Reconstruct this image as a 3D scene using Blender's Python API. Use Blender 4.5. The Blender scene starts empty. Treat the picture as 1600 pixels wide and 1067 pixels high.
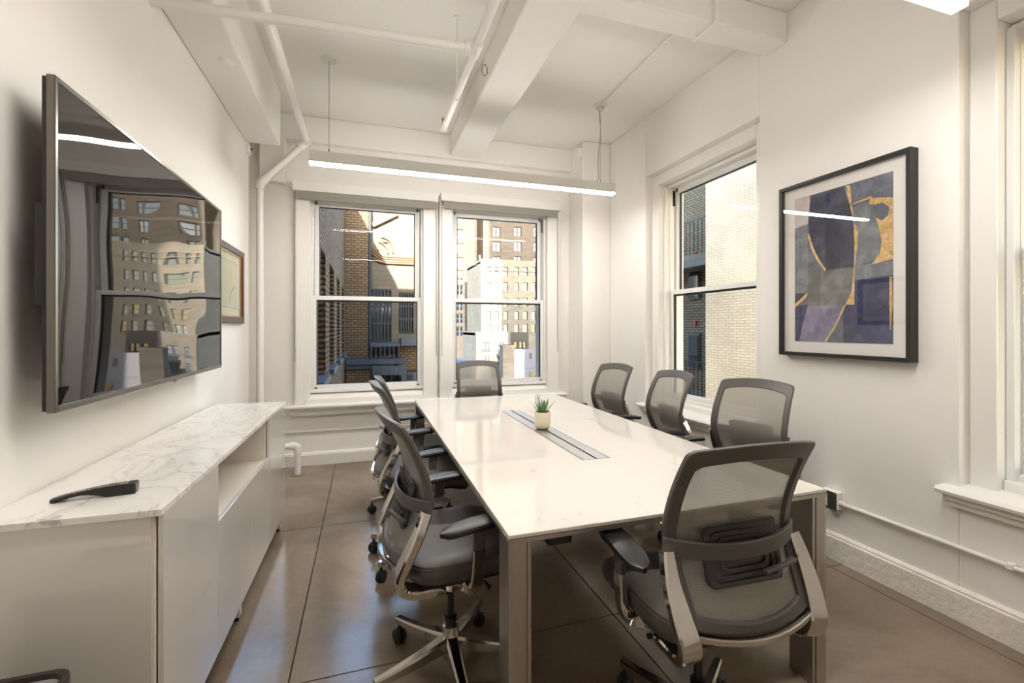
import bpy, math, random
from mathutils import Vector, Matrix
random.seed(4)
R = math.radians
col = bpy.context.scene.collection
scn = bpy.context.scene

# ------------------------------------------------------------------ camera
YAW = math.atan(230 / 711.0)
CS, SN = math.cos(YAW), math.sin(YAW)
EYE = 1.37
cam = bpy.data.cameras.new('camera')
cam.sensor_width = 36.0
cam.lens = 711.0 / 1600 * 36
cam.shift_y = -21.5 / 1600
cam.clip_start = 0.02
cam.clip_end = 400
camo = bpy.data.objects.new('camera', cam)
col.objects.link(camo)
camo.location = (0, 0, EYE)
camo.rotation_euler = (R(90), 0, -YAW)
scn.camera = camo


def at(px, py, ax, v):
    """real place of a point of the photograph on the plane x, y or z = v"""
    k, u = (px - 800) / 711.0, (512 - py) / 711.0
    d = (k * CS + SN, CS - k * SN, u)
    i = 'xyz'.index(ax)
    t = (v - (0, 0, EYE)[i]) / d[i]
    return Vector((d[0] * t, d[1] * t, EYE + d[2] * t))


# ------------------------------------------------------------------ world, sun, exposure
SKY = 1.3
SUN = 19.0
PEND = 56.0
scn.view_settings.view_transform = 'Standard'
scn.view_settings.look = 'None'
scn.view_settings.gamma = 1.0
scn.view_settings.exposure = 0.68
scn.view_settings.use_curve_mapping = False

world = bpy.data.worlds.new('sky')
scn.world = world
world.use_nodes = True
wn = world.node_tree
bg = wn.nodes['Background']
sky = wn.nodes.new('ShaderNodeTexSky')
sky.sky_type = 'NISHITA'
sky.sun_disc = False
sky.sun_elevation = R(16)
sky.sun_rotation = R(188)
wn.links.new(sky.outputs[0], bg.inputs[0])
bg.inputs[1].default_value = SKY

sun = bpy.data.lights.new('sun_offscreen', 'SUN')
sun.energy = SUN
sun.angle = R(0.6)
sun.color = (1.0, 0.90, 0.76)
suno = bpy.data.objects.new('sun_offscreen', sun)
col.objects.link(suno)
suno.location = (0, -10, 30)
suno.rotation_euler = Vector((0.15, 0.98, -0.28)).to_track_quat('-Z', 'Y').to_euler()

cy = scn.cycles
cy.max_bounces = 10
cy.diffuse_bounces = 6
cy.glossy_bounces = 5
cy.transparent_max_bounces = 16
cy.sample_clamp_indirect = 6.0
cy.caustics_reflective = False
cy.caustics_refractive = False
cy.use_denoising = True
cy.blur_glossy = 0.5


# ------------------------------------------------------------------ materials
def lin(r, g, b):
    f = lambda c: (c / 255) / 12.92 if c / 255 <= 0.04045 else ((c / 255 + 0.055) / 1.055) ** 2.4
    return (f(r), f(g), f(b), 1.0)


class NT:
    def __init__(self, name):
        self.m = bpy.data.materials.new(name)
        self.m.use_nodes = True
        self.t = self.m.node_tree
        self.b = self.t.nodes['Principled BSDF']
        self.out = self.t.nodes['Material Output']

    def n(self, typ, **kw):
        nd = self.t.nodes.new('ShaderNode' + typ)
        for k, v in kw.items():
            if k in nd.inputs.keys() if isinstance(k, str) else False:
                nd.inputs[k].default_value = v
            else:
                setattr(nd, k, v)
        return nd

    def l(self, a, b):
        self.t.links.new(a, b)

    def coord(self, scale=(1, 1, 1), kind='Object', rot=(0, 0, 0)):
        tc = self.n('TexCoord')
        mp = self.n('Mapping')
        mp.inputs['Scale'].default_value = scale
        mp.inputs['Rotation'].default_value = rot
        self.l(tc.outputs[kind], mp.inputs[0])
        return mp.outputs[0]

    def noise(self, vec, scale, detail=4, rough=0.55, dist=0.0):
        nd = self.n('TexNoise')
        nd.inputs['Scale'].default_value = scale
        nd.inputs['Detail'].default_value = detail
        nd.inputs['Roughness'].default_value = rough
        nd.inputs['Distortion'].default_value = dist
        if vec is not None:
            self.l(vec, nd.inputs['Vector'])
        return nd.outputs['Fac']

    def ramp(self, fac, stops):
        nd = self.n('ValToRGB')
        e = nd.color_ramp.elements
        while len(e) < len(stops):
            e.new(0.5)
        for el, (p, c) in zip(e, stops):
            el.position = p
            el.color = c if len(c) == 4 else (*c, 1)
        self.l(fac, nd.inputs[0])
        return nd.outputs[0]

    def bump(self, h, strength=0.1, dist=0.01):
        nd = self.n('Bump')
        nd.inputs['Strength'].default_value = strength
        nd.inputs['Distance'].default_value = dist
        self.l(h, nd.inputs['Height'])
        self.l(nd.outputs[0], self.b.inputs['Normal'])


def mat(name, c, rough=0.5, metal=0.0, spec=0.5, bump=None, vary=0.0, vscale=6.0, coat=0.0):
    t = NT(name)
    t.b.inputs['Base Color'].default_value = c
    t.b.inputs['Roughness'].default_value = rough
    t.b.inputs['Metallic'].default_value = metal
    t.b.inputs['Specular IOR Level'].default_value = spec
    t.b.inputs['Coat Weight'].default_value = coat
    t.b.inputs['Coat Roughness'].default_value = 0.04
    v = t.coord()
    if vary:
        f = t.noise(v, vscale)
        lo = tuple(x * (1 - vary) for x in c[:3])
        hi = tuple(min(1, x * (1 + vary)) for x in c[:3])
        t.l(t.ramp(f, [(0.35, lo), (0.65, hi)]), t.b.inputs['Base Color'])
    if bump:
        t.bump(t.noise(v, bump[0], 5), bump[1], bump[2])
    return t.m


M = {}
M['paint'] = mat('wall_paint', lin(232, 228, 222), 0.55, bump=(9, 0.12, 0.02), vary=0.015, vscale=1.5)
M['ceil'] = mat('ceiling_paint', lin(233, 230, 225), 0.7, bump=(7, 0.10, 0.02))
M['trim'] = mat('trim_paint', lin(234, 231, 226), 0.28, bump=(14, 0.10, 0.01))
M['rough_trim'] = mat('chipped_trim_paint', lin(230, 224, 214), 0.4, bump=(22, 0.5, 0.02), vary=0.03, vscale=20)
M['vinyl'] = mat('window_vinyl', lin(228, 228, 226), 0.3)
M['pipe'] = mat('pipe_paint', lin(234, 231, 227), 0.35, bump=(20, 0.08, 0.01))
M['lamp_body'] = mat('lamp_white', lin(214, 213, 206), 0.45)
M['lacquer'] = mat('white_gloss_lacquer', lin(220, 215, 208), 0.06, coat=1.0, spec=0.8)
M['lacquer_in'] = mat('white_matt_board', lin(222, 214, 203), 0.4)
M['black'] = mat('black_plastic', lin(22, 22, 23), 0.35)
M['arm_black'] = mat('arm_pad_urethane', lin(19, 18, 18), 0.36, bump=(300, 0.1, 0.001))
M['lumbar'] = mat('lumbar_pad_plastic', lin(50, 47, 44), 0.4)
M['rubber'] = mat('caster_rubber', lin(26, 26, 27), 0.5)
M['grey_plastic'] = mat('grey_nylon', lin(80, 76, 72), 0.42, bump=(400, 0.08, 0.001))
M['seat_fabric'] = mat('seat_vinyl', lin(72, 67, 61), 0.48, bump=(260, 0.15, 0.001), vary=0.04, vscale=30)
M['steel'] = mat('polished_aluminium', (0.60, 0.57, 0.53, 1), 0.10, 1.0)
M['alu'] = mat('satin_aluminium', (0.47, 0.44, 0.40, 1), 0.32, 1.0)
M['alu_light'] = mat('pale_aluminium', (0.62, 0.63, 0.63, 1), 0.3, 0.85)
M['dark_steel'] = mat('dark_metal', lin(58, 57, 56), 0.3, 0.8)
M['tv_bezel'] = mat('brushed_bezel', (0.17, 0.155, 0.14, 1), 0.28, 1.0)
M['tv_back'] = mat('tv_shell', lin(20, 18, 17), 0.4)
M['frame_black'] = mat('black_frame_wood', lin(24, 21, 19), 0.45)
M['matboard'] = mat('mat_board', lin(236, 230, 224), 0.8)
M['pot'] = mat('cream_ceramic', lin(232, 221, 196), 0.35, bump=(60, 0.05, 0.002))
M['soil'] = mat('soil', lin(52, 40, 30), 0.9, bump=(90, 0.8, 0.01))
M['brass'] = mat('brass', (0.55, 0.30, 0.12, 1), 0.3, 1.0)
M['wire'] = mat('steel_wire', lin(120, 118, 114), 0.35, 0.6)
M['cord'] = mat('grey_cord', lin(84, 82, 78), 0.5)
M['shade'] = mat('shade_cloth', lin(150, 146, 139), 0.8, bump=(300, 0.15, 0.001))
M['outlet_plate'] = mat('dark_plate', lin(72, 72, 66), 0.4, 0.4)
M['slot'] = mat('dark_slot', lin(10, 10, 10), 0.8)
M['red'] = mat('red_sign', lin(190, 40, 60), 0.5)
M['remote_button'] = mat('remote_button', lin(178, 166, 156), 0.5)
M['ornate'] = mat('carved_walnut', lin(78, 50, 40), 0.45, bump=(160, 0.9, 0.004), vary=0.25, vscale=90)
M['bin'] = mat('brown_black_bin', lin(38, 28, 24), 0.3)
M['liner'] = mat('bin_liner', lin(150, 150, 146), 0.35, bump=(30, 0.6, 0.01))

# world-light glass: clear sheet with a mirror film
def glass(name, tint, ior=1.5, rough=0.0):
    t = NT(name)
    tr = t.n('BsdfTransparent')
    tr.inputs[0].default_value = tint
    gl = t.n('BsdfGlossy')
    gl.inputs['Roughness'].default_value = rough
    gl.inputs['Color'].default_value = (1, 1, 1, 1)
    fr = t.n('Fresnel')
    ge = t.n('NewGeometry')
    mr = t.n('MapRange')
    mr.inputs['To Min'].default_value = ior
    mr.inputs['To Max'].default_value = 1 / ior
    t.l(ge.outputs['Backfacing'], mr.inputs[0])
    t.l(mr.outputs[0], fr.inputs[0])
    mx = t.n('MixShader')
    t.l(fr.outputs[0], mx.inputs[0])
    t.l(tr.outputs[0], mx.inputs[1])
    t.l(gl.outputs[0], mx.inputs[2])
    t.l(mx.outputs[0], t.out.inputs[0])
    return t.m


M['pane'] = glass('window_glass', (0.95, 0.97, 0.97, 1), 1.13)
M['pane_low'] = glass('screened_glass', (0.85, 0.87, 0.88, 1), 1.13)
M['pic_glass'] = glass('picture_glass', (0.97, 0.97, 0.97, 1), 1.5)


def mesh_cloth(name, c, opac):
    t = NT(name)
    v = t.coord((1, 1, 1))
    w = t.n('TexWave')
    w.wave_type = 'BANDS'
    w.bands_direction = 'Z'
    w.inputs['Scale'].default_value = 75
    t.l(v, w.inputs[0])
    w2 = t.n('TexWave')
    w2.wave_type = 'BANDS'
    w2.bands_direction = 'Y'
    w2.inputs['Scale'].default_value = 75
    t.l(v, w2.inputs[0])
    mx = t.n('Math', operation='MAXIMUM')
    t.l(w.outputs['Fac'], mx.inputs[0])
    t.l(w2.outputs['Fac'], mx.inputs[1])
    mr = t.n('MapRange')
    mr.inputs['From Min'].default_value = 0.2
    mr.inputs['From Max'].default_value = 1.0
    mr.inputs['To Min'].default_value = opac - 0.22
    mr.inputs['To Max'].default_value = min(1, opac + 0.12)
    t.l(mx.outputs[0], mr.inputs[0])
    t.b.inputs['Base Color'].default_value = c
    t.b.inputs['Roughness'].default_value = 0.6
    tr = t.n('BsdfTransparent')
    ms = t.n('MixShader')
    t.l(mr.outputs[0], ms.inputs[0])
    t.l(tr.outputs[0], ms.inputs[1])
    t.l(t.b.outputs[0], ms.inputs[2])
    t.l(ms.outputs[0], t.out.inputs[0])
    return t.m


M['mesh'] = mesh_cloth('chair_mesh', lin(136, 130, 121), 0.78)


def emit(name, c, s):
    t = NT(name)
    e = t.n('Emission')
    e.inputs[0].default_value = c
    e.inputs[1].default_value = s
    t.l(e.outputs[0], t.out.inputs[0])
    return t.m


M['diffuser'] = emit('lamp_diffuser', (1.0, 0.962, 0.918, 1), PEND)


def concrete():
    t = NT('polished_concrete')
    v = t.coord()
    f = t.noise(v, 1.1, 6, 0.6, 0.6)
    c = t.ramp(f, [(0.28, lin(112, 97, 81)), (0.5, lin(131, 116, 99)), (0.72, lin(152, 138, 121))])
    g = t.noise(v, 45, 3, 0.6)
    mx = t.n('MixRGB', blend_type='MULTIPLY')
    mx.inputs[0].default_value = 0.25
    t.l(c, mx.inputs[1])
    t.l(t.ramp(g, [(0.3, (0.72, 0.71, 0.70)), (0.6, (1, 1, 1))]), mx.inputs[2])
    sp = t.noise(v, 26, 2, 0.5)
    mx2 = t.n('MixRGB', blend_type='MULTIPLY')
    mx2.inputs[0].default_value = 0.35
    t.l(mx.outputs[0], mx2.inputs[1])
    t.l(t.ramp(sp, [(0.20, (0.45, 0.42, 0.4)), (0.24, (1, 1, 1))]), mx2.inputs[2])
    t.l(mx2.outputs[0], t.b.inputs['Base Color'])
    rr = t.n('MapRange')
    rr.inputs['To Min'].default_value = 0.12
    rr.inputs['To Max'].default_value = 0.21
    t.l(t.noise(v, 2.3, 5, 0.6), rr.inputs[0])
    t.l(rr.outputs[0], t.b.inputs['Roughness'])
    t.bump(g, 0.04, 0.003)
    return t.m


M['concrete'] = concrete()
M['joint'] = mat('floor_joint', lin(40, 34, 28), 0.9)


def marble():
    t = NT('white_marble')
    v = t.coord((1, 0.55, 1), rot=(0, 0, R(38)))
    n1 = t.noise(v, 3.5, 8, 0.6, 1.6)
    c1 = t.ramp(n1, [(0.40, lin(232, 228, 223)), (0.485, lin(226, 222, 217)), (0.50, lin(200, 196, 191)), (0.515, lin(228, 224, 219)), (0.62, lin(235, 231, 226))])
    n2 = t.noise(t.coord((1, 0.4, 1), rot=(0, 0, R(30))), 9, 8, 0.65, 1.2)
    c2 = t.ramp(n2, [(0.30, (0.55, 0.53, 0.515)), (0.38, (1, 1, 1)), (0.6, (1, 1, 1))])
    mx = t.n('MixRGB', blend_type='MULTIPLY')
    mx.inputs[0].default_value = 0.8
    t.l(c1, mx.inputs[1])
    t.l(c2, mx.inputs[2])
    t.l(mx.outputs[0], t.b.inputs['Base Color'])
    t.b.inputs['Roughness'].default_value = 0.12
    return t.m


M['marble'] = marble()


def quartz():
    t = NT('white_quartz')
    v = t.coord((1, 0.8, 1))
    n = t.noise(v, 7, 8, 0.7, 2.0)
    t.l(t.ramp(n, [(0.30, lin(176, 166, 157)), (0.36, lin(212, 206, 198)), (0.7, lin(214, 209, 201))]), t.b.inputs['Base Color'])
    t.b.inputs['Roughness'].default_value = 0.05
    t.b.inputs['IOR'].default_value = 1.75
    return t.m


M['quartz'] = quartz()


def tv_glass():
    t = NT('tv_screen')
    t.b.inputs['Base Color'].default_value = (0.006, 0.005, 0.004, 1)
    t.b.inputs['Roughness'].default_value = 0.015
    t.b.inputs['IOR'].default_value = 1.62
    v = t.coord((1, 1, 1))
    t.bump(t.noise(v, 1.5, 1, 0.4), 0.25, 0.03)
    return t.m


M['tv_screen'] = tv_glass()


def brick(name, c1, c2, mortar, bw=0.21, bh=0.075, ms=0.012, stain=0.25):
    t = NT(name)
    tc = t.n('TexCoord')
    sp = t.n('SeparateXYZ')
    t.l(tc.outputs['Object'], sp.inputs[0])
    ad = t.n('Math', operation='ADD')
    t.l(sp.outputs[0], ad.inputs[0])
    t.l(sp.outputs[1], ad.inputs[1])
    cb = t.n('CombineXYZ')
    t.l(ad.outputs[0], cb.inputs[0])
    t.l(sp.outputs[2], cb.inputs[1])
    br = t.n('TexBrick')
    br.inputs['Color1'].default_value = c1
    br.inputs['Color2'].default_value = c2
    br.inputs['Mortar'].default_value = mortar
    br.inputs['Scale'].default_value = 1.0
    br.inputs['Brick Width'].default_value = bw
    br.inputs['Row Height'].default_value = bh
    br.inputs['Mortar Size'].default_value = ms
    t.l(cb.outputs[0], br.inputs['Vector'])
    mx = t.n('MixRGB', blend_type='MULTIPLY')
    mx.inputs[0].default_value = stain
    t.l(br.outputs[0], mx.inputs[1])
    n = t.noise(tc.outputs['Object'], 0.7, 6, 0.65)
    t.l(t.ramp(n, [(0.3, (0.35, 0.33, 0.3)), (0.62, (1, 1, 1))]), mx.inputs[2])
    t.l(mx.outputs[0], t.b.inputs['Base Color'])
    t.b.inputs['Roughness'].default_value = 0.85
    return t.m


M['brick_tan'] = brick('tan_brick', lin(140, 118, 90), lin(120, 100, 75), lin(74, 61, 48), 0.22, 0.085, 0.014)
M['brick_wing'] = brick('brown_tan_brick', lin(156, 122, 86), lin(116, 90, 63), lin(48, 38, 30), 0.25, 0.085, 0.02)
M['brick_grey'] = brick('grey_brown_brick', lin(86, 77, 69), lin(70, 63, 58), lin(80, 73, 66), 0.5, 0.17)
M['brick_pale'] = brick('pale_painted_brick', lin(188, 179, 160), lin(176, 167, 148), lin(160, 152, 134), 0.2, 0.055, stain=0.40)
M['brick_cream'] = brick('cream_brick', lin(122, 114, 102), lin(108, 100, 89), lin(100, 93, 82), 0.5, 0.17)
M['stucco'] = mat('pale_stucco', lin(140, 137, 142), 0.85, bump=(3, 0.2, 0.05))
M['stucco_white'] = mat('white_stucco', lin(170, 166, 158), 0.85, bump=(3, 0.2, 0.05))
M['blue_metal'] = mat('blue_grey_metal', lin(76, 90, 108), 0.5, 0.2, vary=0.12, vscale=2)
M['far_pane'] = mat('far_window_glass', lin(34, 40, 47), 0.08, spec=0.9)
M['far_frame'] = mat('far_window_frame', lin(62, 64, 68), 0.6)
M['far_pane_light'] = mat('blind_behind_glass', lin(112, 121, 130), 0.15)
M['roof_tar'] = mat('roof_tar', lin(96, 92, 90), 0.9)
M['conduit_tan'] = mat('tan_conduit', lin(110, 88, 66), 0.6)


# ------------------------------------------------------------------ mesh helpers
class MB:
    def __init__(self):
        self.v, self.f = [], []

    def add(self, vs, fs):
        o = len(self.v)
        self.v += [tuple(p) for p in vs]
        self.f += [tuple(i + o for i in q) for q in fs]
        return self

    def box(self, x0, x1, y0, y1, z0, z1, m=None):
        vs = [Vector((x, y, z)) for z in (z0, z1) for y in (y0, y1) for x in (x0, x1)]
        if m is not None:
            vs = [m @ p for p in vs]
        return self.add(vs, [(0, 2, 3, 1), (4, 5, 7, 6), (0, 1, 5, 4), (2, 6, 7, 3), (0, 4, 6, 2), (1, 3, 7, 5)])

    def loft(self, rings, cap=True, closed=True):
        n = len(rings[0])
        vs = [p for r in rings for p in r]
        fs = []
        for i in range(len(rings) - 1):
            for j in range(n if closed else n - 1):
                k = (j + 1) % n
                fs.append((i * n + j, i * n + k, (i + 1) * n + k, (i + 1) * n + j))
        if cap and closed:
            fs.append(tuple(range(n - 1, -1, -1)))
            fs.append(tuple((len(rings) - 1) * n + j for j in range(n)))
        return self.add(vs, fs)

    def tube(self, pts, r, seg=10, cap=True):
        pts = [Vector(p) for p in pts]
        rs = r if isinstance(r, (list, tuple)) else [r] * len(pts)
        rings = []
        t0 = (pts[1] - pts[0]).normalized()
        up = Vector((0, 0, 1)) if abs(t0.z) < 0.9 else Vector((1, 0, 0))
        nrm = (up - t0 * up.dot(t0)).normalized()
        for i, p in enumerate(pts):
            a = pts[max(0, i - 1)]
            b = pts[min(len(pts) - 1, i + 1)]
            t = (b - a).normalized()
            nrm = (nrm - t * nrm.dot(t)).normalized()
            bi = t.cross(nrm)
            rings.append([p + (nrm * math.cos(2 * math.pi * j / seg) + bi * math.sin(2 * math.pi * j / seg)) * rs[i] for j in range(seg)])
        return self.loft(rings, cap)

    def bar(self, pts, secs, up=(0, 0, 1), rnd=True):
        """sweep a rounded rectangle: secs = (width, height) per point, width across, height along the up side"""
        pts = [Vector(p) for p in pts]
        rings = []
        for i, p in enumerate(pts):
            a = pts[max(0, i - 1)]
            b = pts[min(len(pts) - 1, i + 1)]
            t = (b - a).normalized()
            u = Vector(up)
            s = t.cross(u).normalized()
            u = s.cross(t).normalized()
            w, h = secs[i] if isinstance(secs, list) else secs
            w, h = w / 2, h / 2
            c = min(w, h) * 0.35
            pr = [(w - c, -h), (w, -h + c), (w, h - c), (w - c, h), (-w + c, h), (-w, h - c), (-w, -h + c), (-w + c, -h)]
            rings.append([p + s * x + u * y for x, y in pr])
        return self.loft(rings)

    def lathe(self, prof, c=(0, 0, 0), seg=24, m=None):
        rings = []
        for r, z in prof:
            ring = [Vector((r * math.cos(2 * math.pi * j / seg), r * math.sin(2 * math.pi * j / seg), z)) for j in range(seg)]
            if m is not None:
                ring = [m @ p for p in ring]
            rings.append([p + Vector(c) for p in ring])
        return self.loft(rings)

    def prism(self, poly, fn, d0, d1):
        """poly of 2-D points; fn(a, b, d) places a point"""
        return self.loft([[fn(a, b, d0) for a, b in poly], [fn(a, b, d1) for a, b in poly]])

    def grid(self, fn, nu, nv):
        vs = [fn(i / nu, j / nv) for j in range(nv + 1) for i in range(nu + 1)]
        fs = [(j * (nu + 1) + i, j * (nu + 1) + i + 1, (j + 1) * (nu + 1) + i + 1, (j + 1) * (nu + 1) + i) for j in range(nv) for i in range(nu)]
        return self.add(vs, fs)

    def build(self, name, m, parent=None, smooth=False, bevel=0.0, seg=2):
        me = bpy.data.meshes.new(name)
        me.from_pydata(self.v, [], self.f)
        me.materials.append(M[m] if isinstance(m, str) else m)
        if smooth:
            me.polygons.foreach_set('use_smooth', [True] * len(me.polygons))
            me.set_sharp_from_angle(angle=R(38))
        o = bpy.data.objects.new(name, me)
        col.objects.link(o)
        o.parent = parent
        if bevel:
            b = o.modifiers.new('bevel', 'BEVEL')
            b.width = bevel
            b.segments = seg
            b.limit_method = 'ANGLE'
            b.angle_limit = R(40)
        return o


def tag(o, label=None, cat=None, group=None, kind=None):
    for k, v in (('label', label), ('category', cat), ('group', group), ('kind', kind)):
        if v:
            o[k] = v
    return o


def empty(name, loc=(0, 0, 0), rz=0.0):
    o = bpy.data.objects.new(name, None)
    o.empty_display_size = 0.05
    col.objects.link(o)
    o.location = loc
    o.rotation_euler = (0, 0, rz)
    return o


def copy_tree(o, parent=None):
    c = o.copy()
    col.objects.link(c)
    c.parent = parent
    for ch in list(o.children):
        copy_tree(ch, c)
    return c


def struct(name, mb, m, **kw):
    return tag(mb.build(name, m, **kw), kind='structure')


def box(*a):
    return MB().box(*a)


# ------------------------------------------------------------------ room shell
XL, XR, YB, YF, ZC = -0.985, 2.66, 4.96, -1.6, 3.46
NX = -1.25            # the niche beside the window wall is deeper than the left wall
OUT = 5.32            # outer face of the window wall

floor = struct('floor', box(NX - .1, XR + .1, YF - .1, YB + .1, -0.12, -0.004), 'joint')
xs = [NX - 0.05, -0.28, 1.13, 2.54, XR + 0.05]
ys = [YF - .05, -1.02, 0.45, 1.92, 3.39, 4.86, YB + .05]
g = 0.0032
for i in range(len(xs) - 1):
    for j in range(len(ys) - 1):
        box(xs[i] + g, xs[i + 1] - g, ys[j] + g, ys[j + 1] - g, -0.005, 0.0).build('concrete_panel', 'concrete', floor)

# ceiling with beams
struct('ceiling', box(NX - .3, XR + .45, YF - .3, OUT, ZC, ZC + 0.25), 'ceil')
struct('trim_1', box(0.875, 1.20, YF, 4.88, 3.22, ZC), 'ceil', bevel=.012)          # long beam
struct('trim_2', box(XL, 0.875, 2.30, 2.48, 3.26, ZC).box(1.20, XR, 2.30, 2.48, 3.26, ZC), 'ceil', bevel=.012)
struct('trim_3', box(NX, XR, 4.88, YB, 3.205, ZC), 'ceil', bevel=.01)               # beam over the windows
struct('trim_4', box(XL, -0.715, YF, 4.50, 2.99, ZC), 'ceil', bevel=.012)           # soffit on the left wall
struct('trim_5', box(-0.955, -0.73, 4.85, YB, 2.775, 3.205), 'paint', bevel=.01)       # boxed corner
# walls
struct('wall_left', box(NX - .3, XL, YF, 4.58, 0, ZC).box(NX - .3, NX, 4.58, YB, 0, ZC), 'paint')
struct('wall_front', box(NX - .3, XR + .45, YF - .3, YF, 0, ZC), 'paint')
W1 = (-0.50, 0.575)      # sash widths of the back windows
W2 = (0.925, 2.000)
ZS, ZT = 0.66, 2.70
wb = MB()
for x0, x1 in ((NX - .3, W1[0] - .03), (W1[1] + .03, W2[0] - .03), (W2[1] + .03, XR + .45)):
    wb.box(x0, x1, YB, OUT, 0, ZC)
for x0, x1 in ((W1[0] - .03, W1[1] + .03), (W2[0] - .03, W2[1] + .03)):
    wb.box(x0, x1, YB, OUT, 0, ZS).box(x0, x1, YB, OUT, ZT, ZC)
struct('wall_back', wb, 'paint')
# right wall: the openings are cut back in two steps
RO = ((2.53, 3.90), (0.02, 1.39))
ZR0, ZR1 = 0.60, 2.87
wr = MB()
yy = [YB + .36, 3.90, 2.53, 1.39, 0.02, YF - .3]
for a, b in ((yy[1], yy[0]), (yy[3], yy[2]), (yy[5], yy[4])):
    wr.box(XR, XR + .45, a, b, 0, ZC)
for a, b in RO:
    wr.box(XR, XR + .45, a, b, 0, ZR0).box(XR, XR + .45, a, b, ZR1, ZC)
struct('wall_right', wr, 'paint', bevel=.006)
struct('wall_column', box(2.315, XR, 4.585, YB, 0, ZC), 'paint', bevel=.012)

# baseboards and rails
def base_profile(h, d):
    return [(0, 0), (d, 0), (d, h * 0.84), (d * 0.75, h * 0.87), (d * 0.75, h * 0.93), (d * 0.35, h), (0, h)]


mb = MB().prism(base_profile(0.125, 0.04), lambda a, b, d: Vector((d, YB - a, b)), NX, 2.315)
struct('baseboard_back', mb, 'trim')
mb = MB().prism(base_profile(0.155, 0.028), lambda a, b, d: Vector((XR - a, d, b)), YF, 4.585)
struct('baseboard_right', mb, 'rough_trim')
mb = MB().prism(base_profile(0.125, 0.022), lambda a, b, d: Vector((XL + a, d, b)), YF, 4.58)
struct('baseboard_left', mb, 'trim')
mb = MB().prism([(0, -.012), (.018, -.008), (.022, .004), (0, .012)], lambda a, b, d: Vector((d, YB - a, 0.335 + b)), NX, 2.315)
struct('trim_6', mb, 'trim')


# ------------------------------------------------------------------ windows
def sash(name, parent, x0, x1, y0, y1, z0, z1, fw, fb, ft, pane, edge=True):
    s = MB()
    s.box(x0, x0 + fw, y0, y1, z0, z1).box(x1 - fw, x1, y0, y1, z0, z1)
    s.box(x0 + fw, x1 - fw, y0, y1, z0, z0 + fb).box(x0 + fw, x1 - fw, y0, y1, z1 - ft, z1)
    o = s.build(name, 'vinyl', parent, bevel=.003)
    gx0, gx1, gz0, gz1 = x0 + fw, x1 - fw, z0 + fb, z1 - ft
    ym = (y0 + y1) / 2
    if edge:
        e = .008
        MB().box(gx0, gx0 + e, ym - .012, ym + .012, gz0, gz1).box(gx1 - e, gx1, ym - .012, ym + .012, gz0, gz1) \
            .box(gx0 + e, gx1 - e, ym - .012, ym + .012, gz1 - e, gz1).build('gasket', 'black', o)
    box(gx0, gx1, ym - .003, ym + .003, gz0, gz1).build('pane', pane, o)
    return o


def double_hung(root, w, z0, z1, zm, y, side=1):
    """local x across, y outward; y = inner face of the inner sash"""
    h = w / 2
    # jamb liners
    j = MB().box(-h - .03, -h, y - .02, y + .14, z0, z1).box(h, h + .03, y - .02, y + .14, z0, z1)
    j.box(-h - .03, h + .03, y - .02, y + .14, z1, z1 + .03)
    j.build('jamb', 'trim', root, bevel=.003)
    MB().box(-h - .03, h + .03, y - .03, y + .16, z0 - .03, z0).build('sill_plate', 'trim', root, bevel=.004)
    sash('upper_sash', root, -h + .012, h - .012, y + .05, y + .085, zm - .01, z1, .045, .04, .055, 'pane')
    lo = sash('lower_sash', root, -h, h, y, y + .04, z0, zm + .035, .034, .045, .042, 'pane_low')
    for s in (-1, 1):
        box(s * (h - .03) - .012, s * (h - .03) + .012, y - .006, y, z0 + .008, z0 + .02).build('corner_cap', 'black', lo)
        box(s * (h + .004) - .006, s * (h + .004) + .006, y + .02, y + .05, z1 - .17, z1 - .02).build('balance_track', 'black', root)
        box(s * (h - .03) - .006, s * (h - .03) + .006, y + .04, y + .05, z1 - .035, z1 - .005).build('latch', 'black', root)
    box(-h + .05, h - .05, y + .012, y + .03, zm - .024, zm - .007).build('screen_rail', 'dark_steel', lo)


def back_window(name, x0, x1, cas_l, cas_r, lab):
    xc, w = (x0 + x1) / 2, x1 - x0
    r = tag(empty(name, (xc, 4.99, 0)), kind='structure')
    double_hung(r, w, 0.745, 2.665, 1.66, 0.0)
    c = MB()
    for a, b in ((cas_l - xc, -w / 2 - .018), (w / 2 + .018, cas_r - xc)):
        c.box(a, b, -.09, -.03, .616, 2.80)
        q = (a + b) / 2
        c.box(a + .012, a + .02, -.096, -.09, .64, 2.72) if b < 0 else c.box(b - .02, b - .012, -.096, -.09, .64, 2.72)
    c.box(-w / 2 - .018, w / 2 + .018, -.09, -.03, 2.70, 2.80)
    c.build('casing', 'trim', r, bevel=.004)
    # inner stops and a sloped sill
    MB().prism([(-.13, .60), (.02, .60), (.02, .715), (-.03, .70), (-.045, .665), (-.13, .66)][::-1], lambda a, b, d: Vector((d, a + .02, b)), -w / 2 - .06, w / 2 + .06).build('stop', 'trim', r)
    # side channel of the shade
    return r


back_window('window_1', *W1, -0.655, 0.745, '')
back_window('window_2', *W2, 0.765, 2.165, '')
# stool and apron below both back windows
st = MB().prism([(0, .575), (-.15, .575), (-.165, .59), (-.165, .605), (-.15, .615), (0, .615)], lambda a, b, d: Vector((d, 4.985 + a, b)), -0.72, 2.235)
st.prism([(0, .50), (-.085, .50), (-.09, .515), (-.075, .525), (-.075, .55), (-.115, .56), (-.12, .575), (0, .575)], lambda a, b, d: Vector((d, 4.985 + a, b)), -0.69, 2.21)
struct('trim_7', st, 'trim')


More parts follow.
